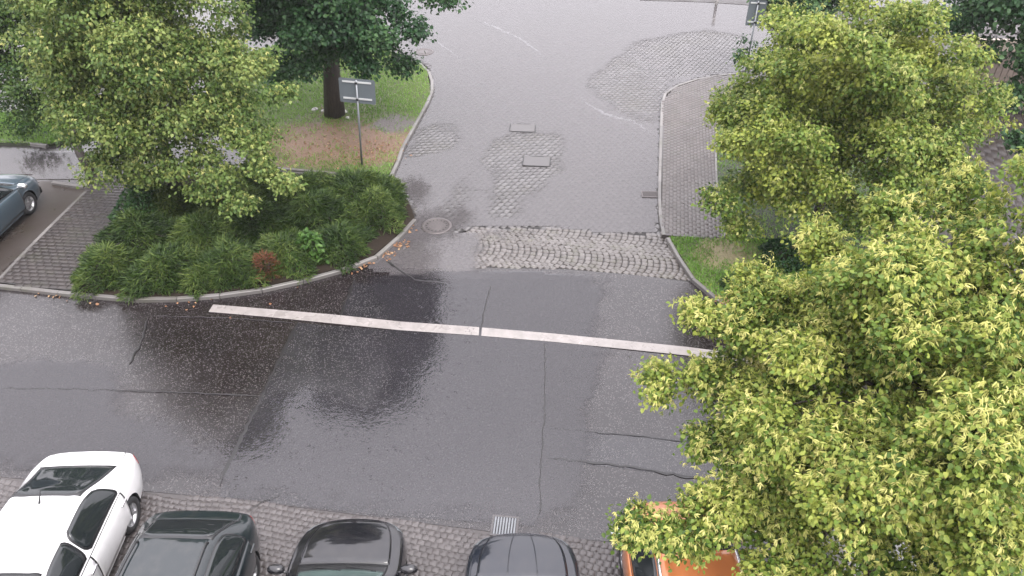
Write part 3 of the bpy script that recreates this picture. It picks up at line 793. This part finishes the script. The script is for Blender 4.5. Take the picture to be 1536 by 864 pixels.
# linden on the left in the planting bed
c3 = Vector((-9.2, 18.6, 5.2))
B = boughs_ellipsoid(rg, c3, (2.5, 2.5, 4.9), 120, rb=(.45, .75), zmin=-.92, taper=.7)
B += near_boughs(rg, [(c3, PY(110, 200, 17.5), .7), (c3, PY(400, 200, 17.2), .6), (c3, PY(395, 100, 18), .5), (c3, PY(80, 130, 18), .7), (c3, PY(170, 235, 17.6), .6), (c3, PY(250, 255, 17.2), .55), (c3, PY(340, 270, 16.8), .6), (c3, PY(390, 250, 16.6), .6),  (c3, PY(300, 285, 16.8), .55), (c3, PY(220, 265, 17.4), .5), (c3, PY(360, 300, 16.4), .55), (c3, PY(425, 270, 16.4), .4), (c3, PY(415, 140, 17.2), .5)], 4, .5)
tree('linden_tree', 'tall linden with drooping branches rising from the dark shrub bed', G(272, 300, .08), B, 23, M['linden_far'], .17, c3+Vector((0, 0, 3.6)), 20, 24, .13, .084, .07, bract=.7, group='flowering linden trees', bias=.10, bL=.066, bW=.018)
# dark maple on the lawn
b4 = G(502, 172, .08)
B = boughs_ellipsoid(rg, (b4.x-.5, b4.y+.3, 8.2), (3.3, 3.3, 6.2), 140, rb=(.55, 1.0), zmin=-.95)
B += near_boughs(rg, [((b4.x, b4.y, 6), PY(670, 5, 24.5), .8), ((b4.x, b4.y, 4.5), PY(600, 95, 23.5), .7), ((b4.x, b4.y, 4.5), PY(420, 110, 23.5), .7), ((b4.x, b4.y, 5), PY(395, 40, 24), .8), ((b4.x, b4.y, 4), PY(540, 100, 22.5), .6), ((b4.x, b4.y, 4), PY(470, 95, 22.8), .6), ((b4.x, b4.y, 5.5), PY(505, 45, 22.3), .8), ((b4.x, b4.y, 5.5), PY(450, 50, 22.3), .8), ((b4.x, b4.y, 5.5), PY(560, 50, 22.5), .8), ((b4.x, b4.y, 5.5), PY(500, 5, 22.3), .8), ((b4.x, b4.y, 5.5), PY(620, 50, 23), .7)], 4, .5)
tree('maple_tree', 'dark green maple on the small lawn behind the wide sign back', b4, B, 24, M['maple'], .26, (b4.x+1.3, b4.y+.2, 12), 24, 26, .18, .105, .10, group='dark leafy trees', bias=0)
# farther tree at the upper left
b5 = G(140, 263, .05); c5 = PY(35, 55, 22.8)
B = boughs_ellipsoid(rg, c5, (2.3, 2.1, 3.4), 70, rb=(.45, .75))
tree('linden_tree', 'dull dark green linden at the upper left edge behind the tall bed linden', b5, B, 25, M['linden_far'], .11, c5+Vector((0, 0, 2)), 18, 26, .15, .085, .075, group='flowering linden trees', bias=-.25)
# dark trees at the upper right
c6 = PY(1570, -15, 22)
B = boughs_ellipsoid(rg, c6, (2.3, 2.2, 2.4), 46, rb=(.5, .8))
B += near_boughs(rg, [(c6, PY(1530, 150, 20), .32), (c6, PY(1522, 205, 19.5), .36), (c6, PY(1450, 25, 22), .5)], 3, .4)
tree('maple_tree', 'dark leafy tree cut off by the top right corner', G(1640, 200, .0), B, 26, M['maple'], .16, c6+Vector((0, 0, 1)), 16, 20, .18, .13, .12, group='dark leafy trees', bias=.08)
c7 = PY(1205, -22, 28)
B = boughs_ellipsoid(rg, c7, (1.5, 1.4, 1.3), 28, rb=(.35, .6))
tree('maple_tree', 'mid green tree peeping out above the tall right sign back', G(1190, 75, .0), B, 27, M['maple'], .12, c7+Vector((0, 0, 1)), 14, 18, .16, .13, .11, group='dark leafy trees', bias=.22)
# sapling by the right sign
b8 = G(1110, 128, .09); c8 = PY(1119, 72, b8.y-.1)
B = [(np.array(c8), np.array([.34, .34, .4]), np.array([0, 0, 1.])), (np.array(c8)+np.array([-.15, 0, -.3]), np.array([.22, .22, .25]), np.array([-1, 0, 0.]))]
tree('sapling', 'thin dark sapling standing just left of the tall right sign post', b8, B, 28, M['maple'], .025, c8, 10, 12, .1, .11, .08, nlimb=2, cat='sapling', bias=.05)

# shrubs in the bed: arching sprigs
def shrub(name, label, c, r, h, seed, mat, n, group=None, L=.17, Wd=.022, cat='shrub', up=.55, bias=0.0):
    rg = np.random.default_rng(seed); root = empty(name, c); tag(root, label, cat, group)
    a = rg.uniform(0, 2*math.pi, n); q = np.sqrt(rg.random(n)); lump = 1+.22*np.sin(a*3+seed)+.15*np.sin(a*7+seed*2)
    x = q*r*lump*np.cos(a); y = q*r*lump*np.sin(a)
    nz = .5+.5*np.sin(x*5.1+seed)*np.sin(y*4.7+seed*1.7)
    z = h*(1-q**2.2)*(.62+.42*nz)*rg.uniform(.72, 1.03, n)+.02
    p = np.c_[x, y, z]
    out = np.c_[np.cos(a), np.sin(a), np.zeros(n)]
    ax = out*.75+rg.normal(0, .5, (n, 3))+np.array([0, 0, up-.35])
    nr = np.array([0, 0, 1])+rg.normal(0, .4, (n, 3))
    t = np.clip(.42+bias+rg.normal(0, .10)+rg.normal(0, .2, n)+.45*(nz-.5), 0, 1)
    s = rg.uniform(.6, 1.3, n)
    st = MB()
    for k in range(7):
        aa = k*.9+seed; st.tube([(0, 0, -.05), (.4*r*math.cos(aa), .4*r*math.sin(aa), h*.5), (.75*r*math.cos(aa), .75*r*math.sin(aa), h*.45)], [.02, .014, .006], 5)
    st.build('stem', M['bark'], root, True)
    link('foliage', leaf_mesh('foliage', p, ax, nr, L*s, Wd*s, t, .3), mat, root)
    return root
jw = ['at the left tip of the bed, next to the brick pavement', 'on the front slope between the left tip and the dead sprig', 'just left of the orange dead sprig', 'just right of the orange dead sprig', 'to the right of the bright green weed', 'behind the left tip beside the bricks',
      'in the middle of the bed behind the front slope', 'directly behind the orange dead sprig', 'behind the bright green weed', 'at the right tip of the bed above the corner kerb', 'along the rear path, left of the rightmost ones', 'along the rear path under the wide sign back',
      'below the broad-leaved bush', 'right of the left linden trunk', 'against the lawn path, below the drooping linden', 'hanging over the kerb at the far right rear of the bed', 'small, spilling over the front kerb at the left', 'small, spilling over the front kerb in the middle', 'small, on the front kerb under the dead sprig']
for k, (px, py, r, h) in enumerate([(170, 408, .88, .68), (255, 411, .95, .7), (345, 405, .95, .68), (430, 388, .88, .66), (508, 371, .84, .6), (215, 368, 1.0, .9), (310, 365, 1.05, .9), (395, 350, 1.0, .9), (480, 335, 1.1, .95), (560, 325, .85, .8), (455, 300, 1.0, .8), (535, 298, 1.1, .8), (250, 318, 1.0, .9), (340, 312, 1.1, .9), (385, 280, .9, .7), (575, 300, .6, .6), (215, 424, .48, .4), (300, 424, .48, .4), (385, 410, .45, .4)]):
    shrub('juniper_shrub', 'dark green juniper '+jw[k], G(px, py, .08), r, h, k+1, M['shrub'], int(5200*r*r), 'junipers filling the corner bed')
shrub('leafy_weed', 'bright green broad-leaved weed growing out of the junipers', G(470, 385, .08), .42, .85, 41, M['weed'], 420, L=.13, Wd=.085, cat='weed')
shrub('leafy_weed', 'small yellow-green weed beside the orange dead sprig', G(442, 405, .08), .26, .6, 42, M['weed'], 160, L=.1, Wd=.06, cat='weed', bias=.2)
shrub('leafy_bush', 'broad-leaved bush at the pavement side of the left linden trunk', G(222, 330, .08), .75, 1.15, 43, M['maple'], 1500, L=.11, Wd=.08, cat='bush', bias=.2)
shrub('dead_sprig', 'rust orange dead juniper branch among the green shrubs', G(402, 415, .08), .30, .8, 44, M['dead'], 380, L=.15, Wd=.014, cat='dead branch', up=.9)
shrub('dark_bush', 'dark bush behind the small corner lawn under the right linden', G(1120, 440, .08), .55, .6, 45, M['shrub'], 1500, L=.1, Wd=.05, cat='bush')
shrub('dark_bush', 'dark bush between the corner lawn and the right linden trunk', G(1175, 392, .08), .55, .8, 46, M['maple'], 1200, L=.1, Wd=.07, cat='bush')

# grass: blades over the lawns
def grass(name, px, n, seed, bare=(), mat=None, h=.075, z=.085, dens=None):
    rg = np.random.default_rng(seed); poly = pixpoly(px, z); P = np.array([(p.x, p.y) for p in poly]); lo, hi = P.min(0), P.max(0)
    Q = rg.uniform(lo, hi, (n, 2)); Q = Q[inpoly(Q, poly)]
    keep = rg.random(len(Q)) < .9; thin = np.zeros(len(Q))
    for c, r in bare:
        d = np.hypot(Q[:, 0]-c.x, Q[:, 1]-c.y)/r+.25*np.sin(Q[:, 0]*6)*np.sin(Q[:, 1]*5.3); thin = np.maximum(thin, np.clip(1.35-d, 0, .94))
    keep &= rg.random(len(Q)) > thin
    Q = Q[keep]; m = len(Q); a = rg.uniform(0, 2*math.pi, m); hh = h*rg.uniform(.4, 1.3, m); w = .011
    lean = rg.normal(0, .55, (m, 2))*hh[:, None]
    b0 = np.c_[Q[:, 0]-w*np.cos(a), Q[:, 1]-w*np.sin(a), np.full(m, z)]; b1 = np.c_[Q[:, 0]+w*np.cos(a), Q[:, 1]+w*np.sin(a), np.full(m, z)]
    tp = np.c_[Q+lean, z+hh]
    nz = .5+.25*np.sin(Q[:, 0]*1.7+seed)+.25*np.sin(Q[:, 1]*1.3+Q[:, 0]*.6)
    me = mk(name, np.stack([b0, b1, tp], 1).reshape(-1, 3), np.arange(3*m).reshape(-1, 3), tint=np.clip(.15+.65*nz+rg.normal(0, .15, m), 0, 1))
    return link(name, me, M['grass'], kind='stuff')
grass('grass', lawn_px, 90000, 1, [(c_soil, 1.7), (c_soil2, 1.75), (c_mud, .9), (G(500, 170), .5)])
grass('grass', tri_px[:6]+[(1250, 420), (1180, 360)], 26000, 2, [(c_t, .7)])
grass('grass', rverge_px, 30000, 3)
grass('grass', verge_px, 60000, 4)
# fallen leaves along the kerbs
def litter(name, spots, seed):
    rg = np.random.default_rng(seed); P = []
    for px, py, r, n, z in spots:
        c = G(px, py, z); q = rg.normal(0, r, (n, 2)); P.append(np.c_[q[:, 0]+c.x, q[:, 1]*.8+c.y, np.full(n, z+.012)+rg.uniform(0, .015, n)])
    P = np.concatenate(P); n = len(P)
    a = rg.uniform(0, 2*math.pi, n); ax = np.c_[np.cos(a), np.sin(a), rg.normal(0, .2, n)]
    return link(name, leaf_mesh(name, P, ax, np.array([0, 0, 1.])+rg.normal(0, .25, (n, 3)), rg.uniform(.05, .1, n), rg.uniform(.035, .07, n), np.clip(rg.normal(.5, .25, n), 0, 1)), M['litter'], kind='stuff')
litter('fallen_leaves', [(575, 382, .16, 60, 0), (540, 398, .14, 36, 0), (600, 368, .12, 30, 0), (525, 403, .1, 16, 0), (610, 345, .12, 24, 0), (1090, 452, .14, 50, .085), (1098, 462, .1, 20, 0), (560, 225, .5, 110, .085), (470, 210, .8, 120, .085), (520, 235, .6, 50, .085), (480, 165, .25, 14, .085), (150, 449, .5, 12, 0), (70, 445, .3, 8, 0), (330, 450, .8, 14, 0)], 4)
# pale stones and scraps by the maple trunk
rr = random.Random(4)
for px, py, s, w in ((472, 165, .12, 'leftmost whitish stone in the grass left of the maple trunk'), (485, 167, .09, 'whitish stone close against the left side of the maple trunk'), (516, 168, .1, 'whitish stone close against the right side of the maple trunk'), (521, 177, .07, 'smallest whitish stone, in front and right of the maple trunk')):
    b = MB(); b.lathe([(.0001, s*.8), (s*.5, s*.72), (s*.95, s*.35), (s, 0), (s*.8, -.05)], 9)
    for i, v in enumerate(b.V): b.V[i] = (v[0]*(1+rr.uniform(-.2, .2)), v[1]*(1+rr.uniform(-.2, .2)), v[2]*(1+rr.uniform(-.2, .2)))
    o = b.build('pale_stone', M['stone_white'], None); o.location = G(px, py, .09)
    tag(o, w, 'stone', 'pale stones at the maple foot')
# white post at the far edge
pr = empty('bollard', G(1074, 8, .0)); tag(pr, 'white post at the far kerb, cut by the top edge of the photo', 'bollard')
MB().tube([(0, 0, -.05), (0, 0, .9)], .07, 12).build('post', M['stone_white'], pr, True)
MB().lathe([(.075, .9), (.08, .93), (.05, .97), (.0001, .98)], 12).build('cap', M['black'], pr, True)

# board-fronted garage wall beyond the right yard
w0 = G(1415, 166); wl = 5.2; wr = empty('garage_wall', (w0.x, w0.y, 0), R(-6)); tag(wr, 'brown board-fronted garage wall with a beige fascia glimpsed at the far right between the crowns', 'wall')
MB().box((wl/2, .12, 1.2), (wl, .2, 2.4)).build('wall_core', M['joint_brown'], wr)
MB().box((wl/2, .0, .06), (wl, .07, .14)).build('plinth', M['black'], wr)
MB().box((wl/2, .02, 2.36), (wl+.1, .16, .36)).build('fascia', M['beige'], wr)
nb = 26
for k in range(nb): MB().box(((k+.5)*wl/nb, .0, 1.16), (wl/nb-.018, .04, 2.04)).build('board', M['board'], wr)

# ------------------------------------------------------------------ cars
SEDAN = dict(L=4.6, wheels=(.95, 3.62), cab=(2, 4, 6, 8), st=[
 # x, half-width mid, half-width belt, z sill, z mid, z belt, half-width top, z edge, z top
 (0.00, .60, .58, .34, .55, .74, .50, .80, .84), (.10, .76, .73, .30, .56, .84, .62, .90, .95), (.42, .86, .82, .24, .56, .90, .66, .985, 1.02),
 (.85, .89, .85, .22, .56, .92, .62, 1.14, 1.19), (1.40, .90, .86, .21, .56, .93, .56, 1.37, 1.425), (2.05, .90, .86, .21, .56, .92, .575, 1.405, 1.46),
 (2.70, .90, .86, .21, .56, .91, .57, 1.36, 1.42), (3.12, .90, .86, .21, .56, .90, .63, 1.15, 1.21), (3.50, .895, .85, .21, .56, .88, .69, .945, .99),
 (4.02, .87, .82, .22, .55, .80, .66, .86, .90), (4.36, .77, .71, .25, .53, .70, .56, .76, .80), (4.54, .56, .51, .27, .50, .61, .40, .67, .71), (4.61, .30, .27, .30, .48, .55, .20, .60, .63)])
def variant(spec, L=1.0, W=1.0, Z=1.0, hood=0.0, roof=0.0):
    s = dict(spec); s['st'] = [(a*L, b*W, c*W, d, e*Z, f*Z, g*W, h*Z, i*Z) for a, b, c, d, e, f, g, h, i in spec['st']]
    s['L'] = spec['L']*L; s['wheels'] = tuple(w*L for w in spec['wheels']); return s
HATCH = dict(L=4.15, wheels=(.78, 3.30), cab=(1, 3, 6, 8), st=[
 (0.00, .62, .60, .34, .55, .78, .54, .86, .90), (.10, .78, .75, .30, .56, .90, .66, .98, 1.02), (.32, .86, .82, .24, .56, .95, .63, 1.20, 1.24),
 (.68, .89, .85, .22, .56, .96, .58, 1.43, 1.47), (1.10, .90, .86, .21, .56, .96, .57, 1.465, 1.51), (1.75, .90, .86, .21, .56, .95, .58, 1.475, 1.53),
 (2.30, .90, .86, .21, .56, .94, .575, 1.42, 1.48), (2.75, .90, .86, .21, .56, .93, .63, 1.20, 1.26), (3.12, .895, .85, .21, .56, .91, .69, .985, 1.03),
 (3.60, .87, .82, .22, .55, .84, .66, .90, .94), (3.92, .77, .71, .25, .53, .74, .56, .80, .84), (4.09, .56, .51, .27, .50, .64, .40, .70, .74), (4.16, .30, .27, .30, .48, .57, .20, .62, .65)])
SUV = variant(HATCH, 1.0, 1.02, 1.09)
SUV['st'] = [(a if a < 2.31 else 2.3+(a-2.3)*.82, *q) for a, *q in SUV['st']]; SUV['L'] = 2.3+1.85*.82; SUV['wheels'] = (.78, 3.06)
TEAL = dict(SEDAN); TEAL['st'] = [(x, *q) for x, (_, *q) in zip((0, .08, .27, .50, .92, 1.60, 2.5, 2.95, 3.33, 3.85, 4.2, 4.38, 4.45), variant(SEDAN, 1, 1.04)['st'])]
TEAL['L'] = 4.45; TEAL['wheels'] = (.80, 3.42)
def cr(P0, P1, P2, P3, t):
    return .5*((2*P1)+(P2-P0)*t+(2*P0-5*P1+4*P2-P3)*t*t+(3*P1-P0-3*P2+P3)*t**3)
class Shell:
    def __init__(s, st):
        C = []
        for x, wm, wb, zs, zm, zb, wt, ze, zt in st:
            C.append([(x, wm*.95, zs), (x, wm, zm), (x, wb, zb), (x, wt, ze), (x, wt*.58, zt-.28*(zt-ze)), (x, 0, zt)])
        s.C = np.array(C); s.n = len(st)
    def P(s, u, t):
        """surface point(s); u along the car, t up the side (0 sill, 2 belt, 3 roof edge, 5 centre line, 5-10 other side)"""
        u = np.asarray(u, float); t = np.asarray(t, float); u, t = np.broadcast_arrays(u, t)
        flip = t > 5; tt = np.where(flip, 10-t, t)
        iu = np.clip(np.floor(u).astype(int), 0, s.n-2); fu = (u-iu)[..., None]
        it = np.clip(np.floor(tt).astype(int), 0, 4); ft = (tt-it)[..., None]
        def row(i, j):
            i = np.clip(i, 0, s.n-1); m = j > 5; jj = np.where(m, 10-j, np.clip(j, 0, 5)); p = s.C[i, jj].copy()
            p[..., 1] = np.where(m, -p[..., 1], p[..., 1]); return p
        r = [cr(row(iu-1, it+k), row(iu, it+k), row(iu+1, it+k), row(iu+2, it+k), fu) for k in (-1, 0, 1, 2)]
        p = cr(r[0], r[1], r[2], r[3], ft)
        p[..., 1] = np.where(flip, -p[..., 1], p[..., 1])
        return p
    def Nn(s, u, t):
        e = .02; a = s.P(np.clip(u+e, 0, s.n-1), t)-s.P(np.clip(u-e, 0, s.n-1), t); b = s.P(u, np.clip(t+e, 0, 10))-s.P(u, np.clip(t-e, 0, 10))
        n = np.cross(a, b); n = n/(np.linalg.norm(n, axis=-1, keepdims=True)+1e-9)
        p = s.P(u, t)
        # outward
        c = np.stack([np.zeros_like(p[..., 0]), p[..., 1], p[..., 2]-.55], -1)
        return n*np.sign((n*c).sum(-1, keepdims=True)+1e-9)
def build_car(name, label, paint, spec, loc, yaw, group=None, glass=None, screen=None, rails=False, antenna=False, ridges=False, rear_only=False, mirror=None, cat='car', roof_edge=None, tail=(.3, 1.1, 1.3, 2.0)):
    root = empty(name, loc, yaw); tag(root, label, cat, group)
    sh = Shell(spec['st']); L = spec['L']; ns = sh.n
    glass = glass or M['glass']; screen = screen or glass
    us = np.linspace(0, ns-1, (ns-1)*6+1); ts = np.concatenate([np.linspace(0, 2, 17)[:-1], np.linspace(2, 5, 16)]); ts = np.concatenate([ts, 10-ts[::-1][1:]])
    U, T = np.meshgrid(us, ts, indexing='ij'); P = sh.P(U, T)
    Rw, wz = .365, .325
    inside = np.zeros(U.shape, bool)
    low = (T < 1.9) | (T > 8.1)
    for wx in spec['wheels']:
        inside |= ((P[..., 0]-wx)**2+(P[..., 2]-wz)**2 < Rw**2) & low
    nu, ntt = U.shape
    keep = ~(inside[:-1, :-1] & inside[1:, :-1] & inside[:-1, 1:] & inside[1:, 1:])
    for wx in spec['wheels']:
        dx = P[..., 0]-wx; dz = P[..., 2]-wz; d = np.hypot(dx, dz)+1e-6
        m = (d < Rw) & low; P[..., 0] = np.where(m, wx+dx/d*Rw, P[..., 0]); P[..., 2] = np.where(m, np.maximum(wz+dz/d*Rw, .2), P[..., 2])
    idx = np.arange(nu*ntt).reshape(nu, ntt)
    F = np.stack([idx[:-1, :-1], idx[:-1, 1:], idx[1:, 1:], idx[1:, :-1]], -1)[keep]
    F = F.tolist(); F.append(idx[0, ::-1].tolist()); F.append(idx[-1, :].tolist())
    me = mk('body', P.reshape(-1, 3), F, True)
    bm = bmesh.new(); bm.from_mesh(me); bmesh.ops.recalc_face_normals(bm, faces=bm.faces); bm.to_mesh(me); bm.free()
    body = link('body', me, paint, root)
    xs = [p[0] for p in spec['st']]
    def u_at(x): return float(np.interp(x, xs, np.arange(ns)))
    def patch(u0, u1, t0, t1, off, nu=14, ntt=10, skew=(0, 0), mb=None, round_=0.0):
        """piece that follows the shell; skew moves the top edge's ends along the car"""
        a, b = np.meshgrid(np.linspace(0, 1, nu), np.linspace(0, 1, ntt), indexing='ij')
        ua = u0+skew[0]*b; ub = u1+skew[1]*b
        if round_:
            q = np.clip(np.abs(2*b-1), 0, 1)**4*round_; ua = ua+q; ub = ub-q
        u = ua+(ub-ua)*a; t = t0+(t1-t0)*b
        p = sh.P(u, t)+sh.Nn(u, t)*off
        i = np.arange(nu*ntt).reshape(nu, ntt)
        f = np.stack([i[:-1, :-1], i[:-1, 1:], i[1:, 1:], i[1:, :-1]], -1).reshape(-1, 4)
        # a rim down to the shell
        e = np.concatenate([i[0, :], i[1:, -1], i[-1, :-1][::-1], i[1:-1, 0][::-1]])
        base = (sh.P(u, t)-sh.Nn(u, t)*.004).reshape(-1, 3)[e]
        n = nu*ntt; k = len(e)
        f2 = [(e[j], e[(j+1) % k], n+(j+1) % k, n+j) for j in range(k)]
        mb.add(np.concatenate([p.reshape(-1, 3), base]).tolist(), f.tolist()+[tuple(int(v) for v in q) for q in f2])
    def piece(nme, mat, *a, parent=root, **kw):
        mb = MB(); patch(*a, mb=mb, **kw); me = mk(nme, mb.V, mb.F, True)
        bm = bmesh.new(); bm.from_mesh(me); bmesh.ops.recalc_face_normals(bm, faces=bm.faces); bm.to_mesh(me); bm.free()
        return link(nme, me, mat, parent)
    r0, r1, r2, r3 = spec['cab']                 # rear glass base, rear roof edge, front roof edge, cowl
    # glass
    piece('rear_window_surround', M['black'], r0+.10, r1-.02, 3.10, 6.90, .003, nu=14, ntt=24)
    piece('rear_window', glass, r0+.18, r1-.10, 3.22, 6.78, .006, nu=14, ntt=24, round_=.12)
    piece('windscreen_surround', M['black'], r2+.04, r3+.12, 3.08, 6.92, .003, nu=14, ntt=24)
    piece('windscreen', screen, r2+.14, r3-.16, 3.2, 6.8, .006, nu=14, ntt=24, round_=.1)
    mid = (r1+r2)/2+.15
    for s in (0, 1):
        def tt(a, b): return (a, b) if not s else (10-a, 10-b)
        doorbits = [('rear_door', r1-.75, mid), ('front_door', mid+.02, r3-.25)]
        gap = MB(); patch(r1-.80, r3-.20, *tt(.22, 2.04), .0012, mb=gap, nu=40); gap.build('door_gap', M['black'], root)
        for nme, a, b in doorbits:
            d = piece(nme, paint, a+.015, b-.015, *tt(.26, 2.0), .004, nu=24)
            hp = sh.P(a+.16, tt(1.62, 0)[0]); hn = sh.Nn(np.array(a+.16), np.array(tt(1.62, 0)[0]))
            MB().box(hp+hn*.022, (.17, .022, .028)).build('handle', M['chrome'] if paint is M['white'] else paint, d)
        for ua, ub, sk, rn in ((r1-.80, mid-.07, (.35, 0), .16), (mid+.07, r3-.45, (0, -.68), .08)):
            piece('window_seal', M['black'], ua-.05, ub+.05, *tt(2.10, 2.92), .003, nu=20, skew=sk, round_=rn)
            piece('side_window', glass, ua, ub, *tt(2.15, 2.87), .006, nu=20, skew=sk, round_=rn)
        # lamps
        piece('headlight', M['lamp_clear'], ns-3.2, ns-2.1, *tt(1.5, 2.3), .005, nu=10)
        piece('tail_light', M['lamp_red'], tail[0], tail[1], *tt(tail[2], tail[3]), .005, nu=10)
        # mirror
        mp = sh.P(r3-.12, tt(2.1, 0)[0]); sg = 1 if mp[1] > 0 else -1
        mm = MB(); pr_ = [(.0001, -.075), (.05, -.07), (.085, -.04), (.095, 0), (.085, .04), (.05, .07), (.0001, .078)]
        Mx = Matrix.Rotation(R(90), 3, 'X') @ Matrix.Scale(1, 3)
        mm.lathe([(r, z*1.7) for r, z in pr_], 12, (0, 0, 0), Mx)
        mm.V = [(v[0]*.8+mp[0]+.02, v[1]+mp[1]+sg*.15, v[2]*.85+mp[2]+.06) for v in mm.V]
        mm.tube([(mp[0], mp[1]-sg*.03, mp[2]+.0), (mp[0]+.01, mp[1]+sg*.09, mp[2]+.04)], .025, 6)
        mm.build('mirror', mirror or paint, root, True)
        if roof_edge: 
            piece('roof_trim', roof_edge, r1-.3, r2+.5, *tt(2.98, 3.12), .012, nu=26, ntt=3)
        if rails:
            pts = [sh.P(u, tt(3.25, 0)[0])+np.array([0, 0, z]) for u, z in ((r1+.12, .0), (r1+.25, .05), (r1+.9, .055), (r2-.6, .05), (r2-.25, .045), (r2-.1, .0))]
            MB().tube(smoothline(pts, 3), .018, 7).build('roof_rail', M['black'], root, True)
    # bonnet and boot lids with their gaps
    piece('bonnet_gap', M['black'], r3+.14, ns-2.3, 3.02, 6.98, .0012, nu=14, ntt=24)
    hood = piece('bonnet', paint, r3+.19, ns-2.36, 3.06, 6.94, .004, nu=14, ntt=24)
    if r0 > 1:
        piece('boot_gap', M['black'], .75, r0+.12, 3.02, 6.98, .0012, nu=14, ntt=24)
        piece('boot_lid', paint, .81, r0+.09, 3.07, 6.93, .004, nu=14, ntt=24)
    if ridges:
        for t in (4.45, 5.55):
            pts = [sh.P(u, t+(.12 if t < 5 else -.12)*(u-r3)/3)+np.array([0, 0, .007]) for u in np.linspace(r3+.25, ns-2.45, 8)]
            MB().tube(pts, .008, 6).build('crease', paint, hood, True)
    # wipers
    for y0, y1 in ((.42, .0), (-.05, -.5)):
        a = sh.P(r3-.02, 5-y0/spec['st'][r3][6]*2*.95); b = sh.P(r3-.22, 5-y1/spec['st'][r3][6]*2*.95)
        MB().tube([a+np.array([0, 0, .015]), (a+b)/2+np.array([0, 0, .025]), b+np.array([0, 0, .015])], .009, 5).build('wiper', M['black'], root)
    if antenna:
        a = sh.P(r1+.25, 5.0); MB().tube([a-np.array([0, 0, .01]), a+np.array([-.14, 0, .13])], [.02, .006], 6).build('antenna', M['black'], root)
    # number plates, floor and wheels
    MB().box((L/2, 0, .3), (L-.3, 1.45, .18)).build('floor_pan', M['black'], root)
    for wx in spec['wheels']:
        for sg in (1, -1):
            wy = sg*(float(np.interp(wx, xs, [p[1] for p in spec['st']]))-.115)
            Mr = Matrix.Rotation(R(90)*-sg, 3, 'X')
            arch = MB(); n = 20
            Va = []; 
            for k in range(n+1):
                a = R(-18)+R(216)*k/n
                for yy in (.085, -.32): Va.append((Rw*1.005*math.cos(a), sg*yy, Rw*1.005*math.sin(a)))
            arch.add(Va, [(2*k, 2*k+1, 2*k+3, 2*k+2) for k in range(n)]); 
            c0 = len(arch.V); arch.add([(0, -sg*.32, 0)]+[(Rw*1.005*math.cos(2*math.pi*k/24), -sg*.32, Rw*1.005*math.sin(2*math.pi*k/24)) for k in range(24)], [(0, 1+k, 1+(k+1) % 24) for k in range(24)])
            ao = arch.build('wheel_arch', M['black'], root); ao.location = (wx, wy, wz)
            wh = MB().lathe([(.20, .085), (.235, .105), (.295, .095), (.318, .06), (.32, 0), (.318, -.06), (.295, -.095), (.2, -.1)], 28, M=Mr).build('tyre', M['tyre'], root, True)
            wh.name = 'wheel'; wh.location = (wx, wy, wz)
            rm = MB().lathe([(.0001, .075), (.05, .075), (.06, .06), (.10, .03), (.17, .03), (.19, .07), (.212, .09), (.212, .05)], 28, M=Mr)
            for k in range(5):
                a = 2*math.pi*k/5
                rm.box(Mr @ Vector((.125*math.cos(a), .125*math.sin(a), .062)), (.17, .045, .03), Mr @ Matrix.Rotation(a, 3, 'Z'))
            rm.build('rim', M['rim'], wh)
    return root
g_ = 'cars parked in the row under the building'
# world y is straight ahead; a car heads along its own +x
build_car('parked_car', 'white saloon car parked tail to the road at the left end of the row', M['white'], SEDAN, (-7.32, 8.98, 0), R(-88.5), g_, antenna=True)
build_car('parked_car', 'dark teal car with black roof rails parked beside the white saloon', M['teal'], TEAL, (-4.97, 7.74, 0), R(-91), g_, rails=True)
build_car('parked_car', 'black car with dark left mirror parked nose to the road beside the teal car', M['blackp'], SEDAN, (-2.53, 7.74-4.6, 0), R(90), g_, screen=M['glass_green'])
build_car('parked_car', 'blue-black car with creased bonnet parked in front of the slotted drain grate', M['navy'], variant(SEDAN, .98), (.11, 7.46-4.5, 0), R(89.3), g_, screen=M['glass_green'], ridges=True)
build_car('parked_car', 'orange car with silver mirror parked half under the nearest linden', M['orange'], SUV, (2.62, 8.02-3.82, 0), R(89.5), g_, mirror=M['chrome'], roof_edge=M['chrome'])
build_car('parked_car', 'white car almost hidden under the nearest linden with red tail lamp showing', M['white'], HATCH, (6.0, 8.3, 0), R(-89), g_)
a, b = G(10, 406), G(128, 287); hd = math.atan2(b.y-a.y, b.x-a.x)
nose = G(70, 300); d = Vector((math.cos(hd), math.sin(hd), 0)); s = Vector((-d.y, d.x, 0))
p = nose-d*4.35+s*.82
build_car('parked_car', 'slate blue car parked beside the left brick pavement, cut by the photo edge', M['slate'], SEDAN, (p.x, p.y, 0), hd, mirror=M['chrome'])
q = G(374, 16)
build_car('parked_car', 'distant grey car with red tail lamps glimpsed between the left linden and the maple', M['grey'], HATCH, (q.x, q.y, 0), R(82), tail=(.05, 1.6, .8, 2.6))

# rain haze in the air
hz, ht, ho = nm('rain_haze'); pvn = ht.nodes.new('ShaderNodeVolumePrincipled')
pvn.inputs['Color'].default_value = (.92, .93, .95, 1); pvn.inputs['Density'].default_value = .0005; pvn.inputs['Anisotropy'].default_value = .2
ht.links.new(pvn.outputs[0], ho.inputs['Volume'])
MB().box((0, 60, 8.75), (200, 180, 20.0)).build('haze', hz, None, kind='stuff')
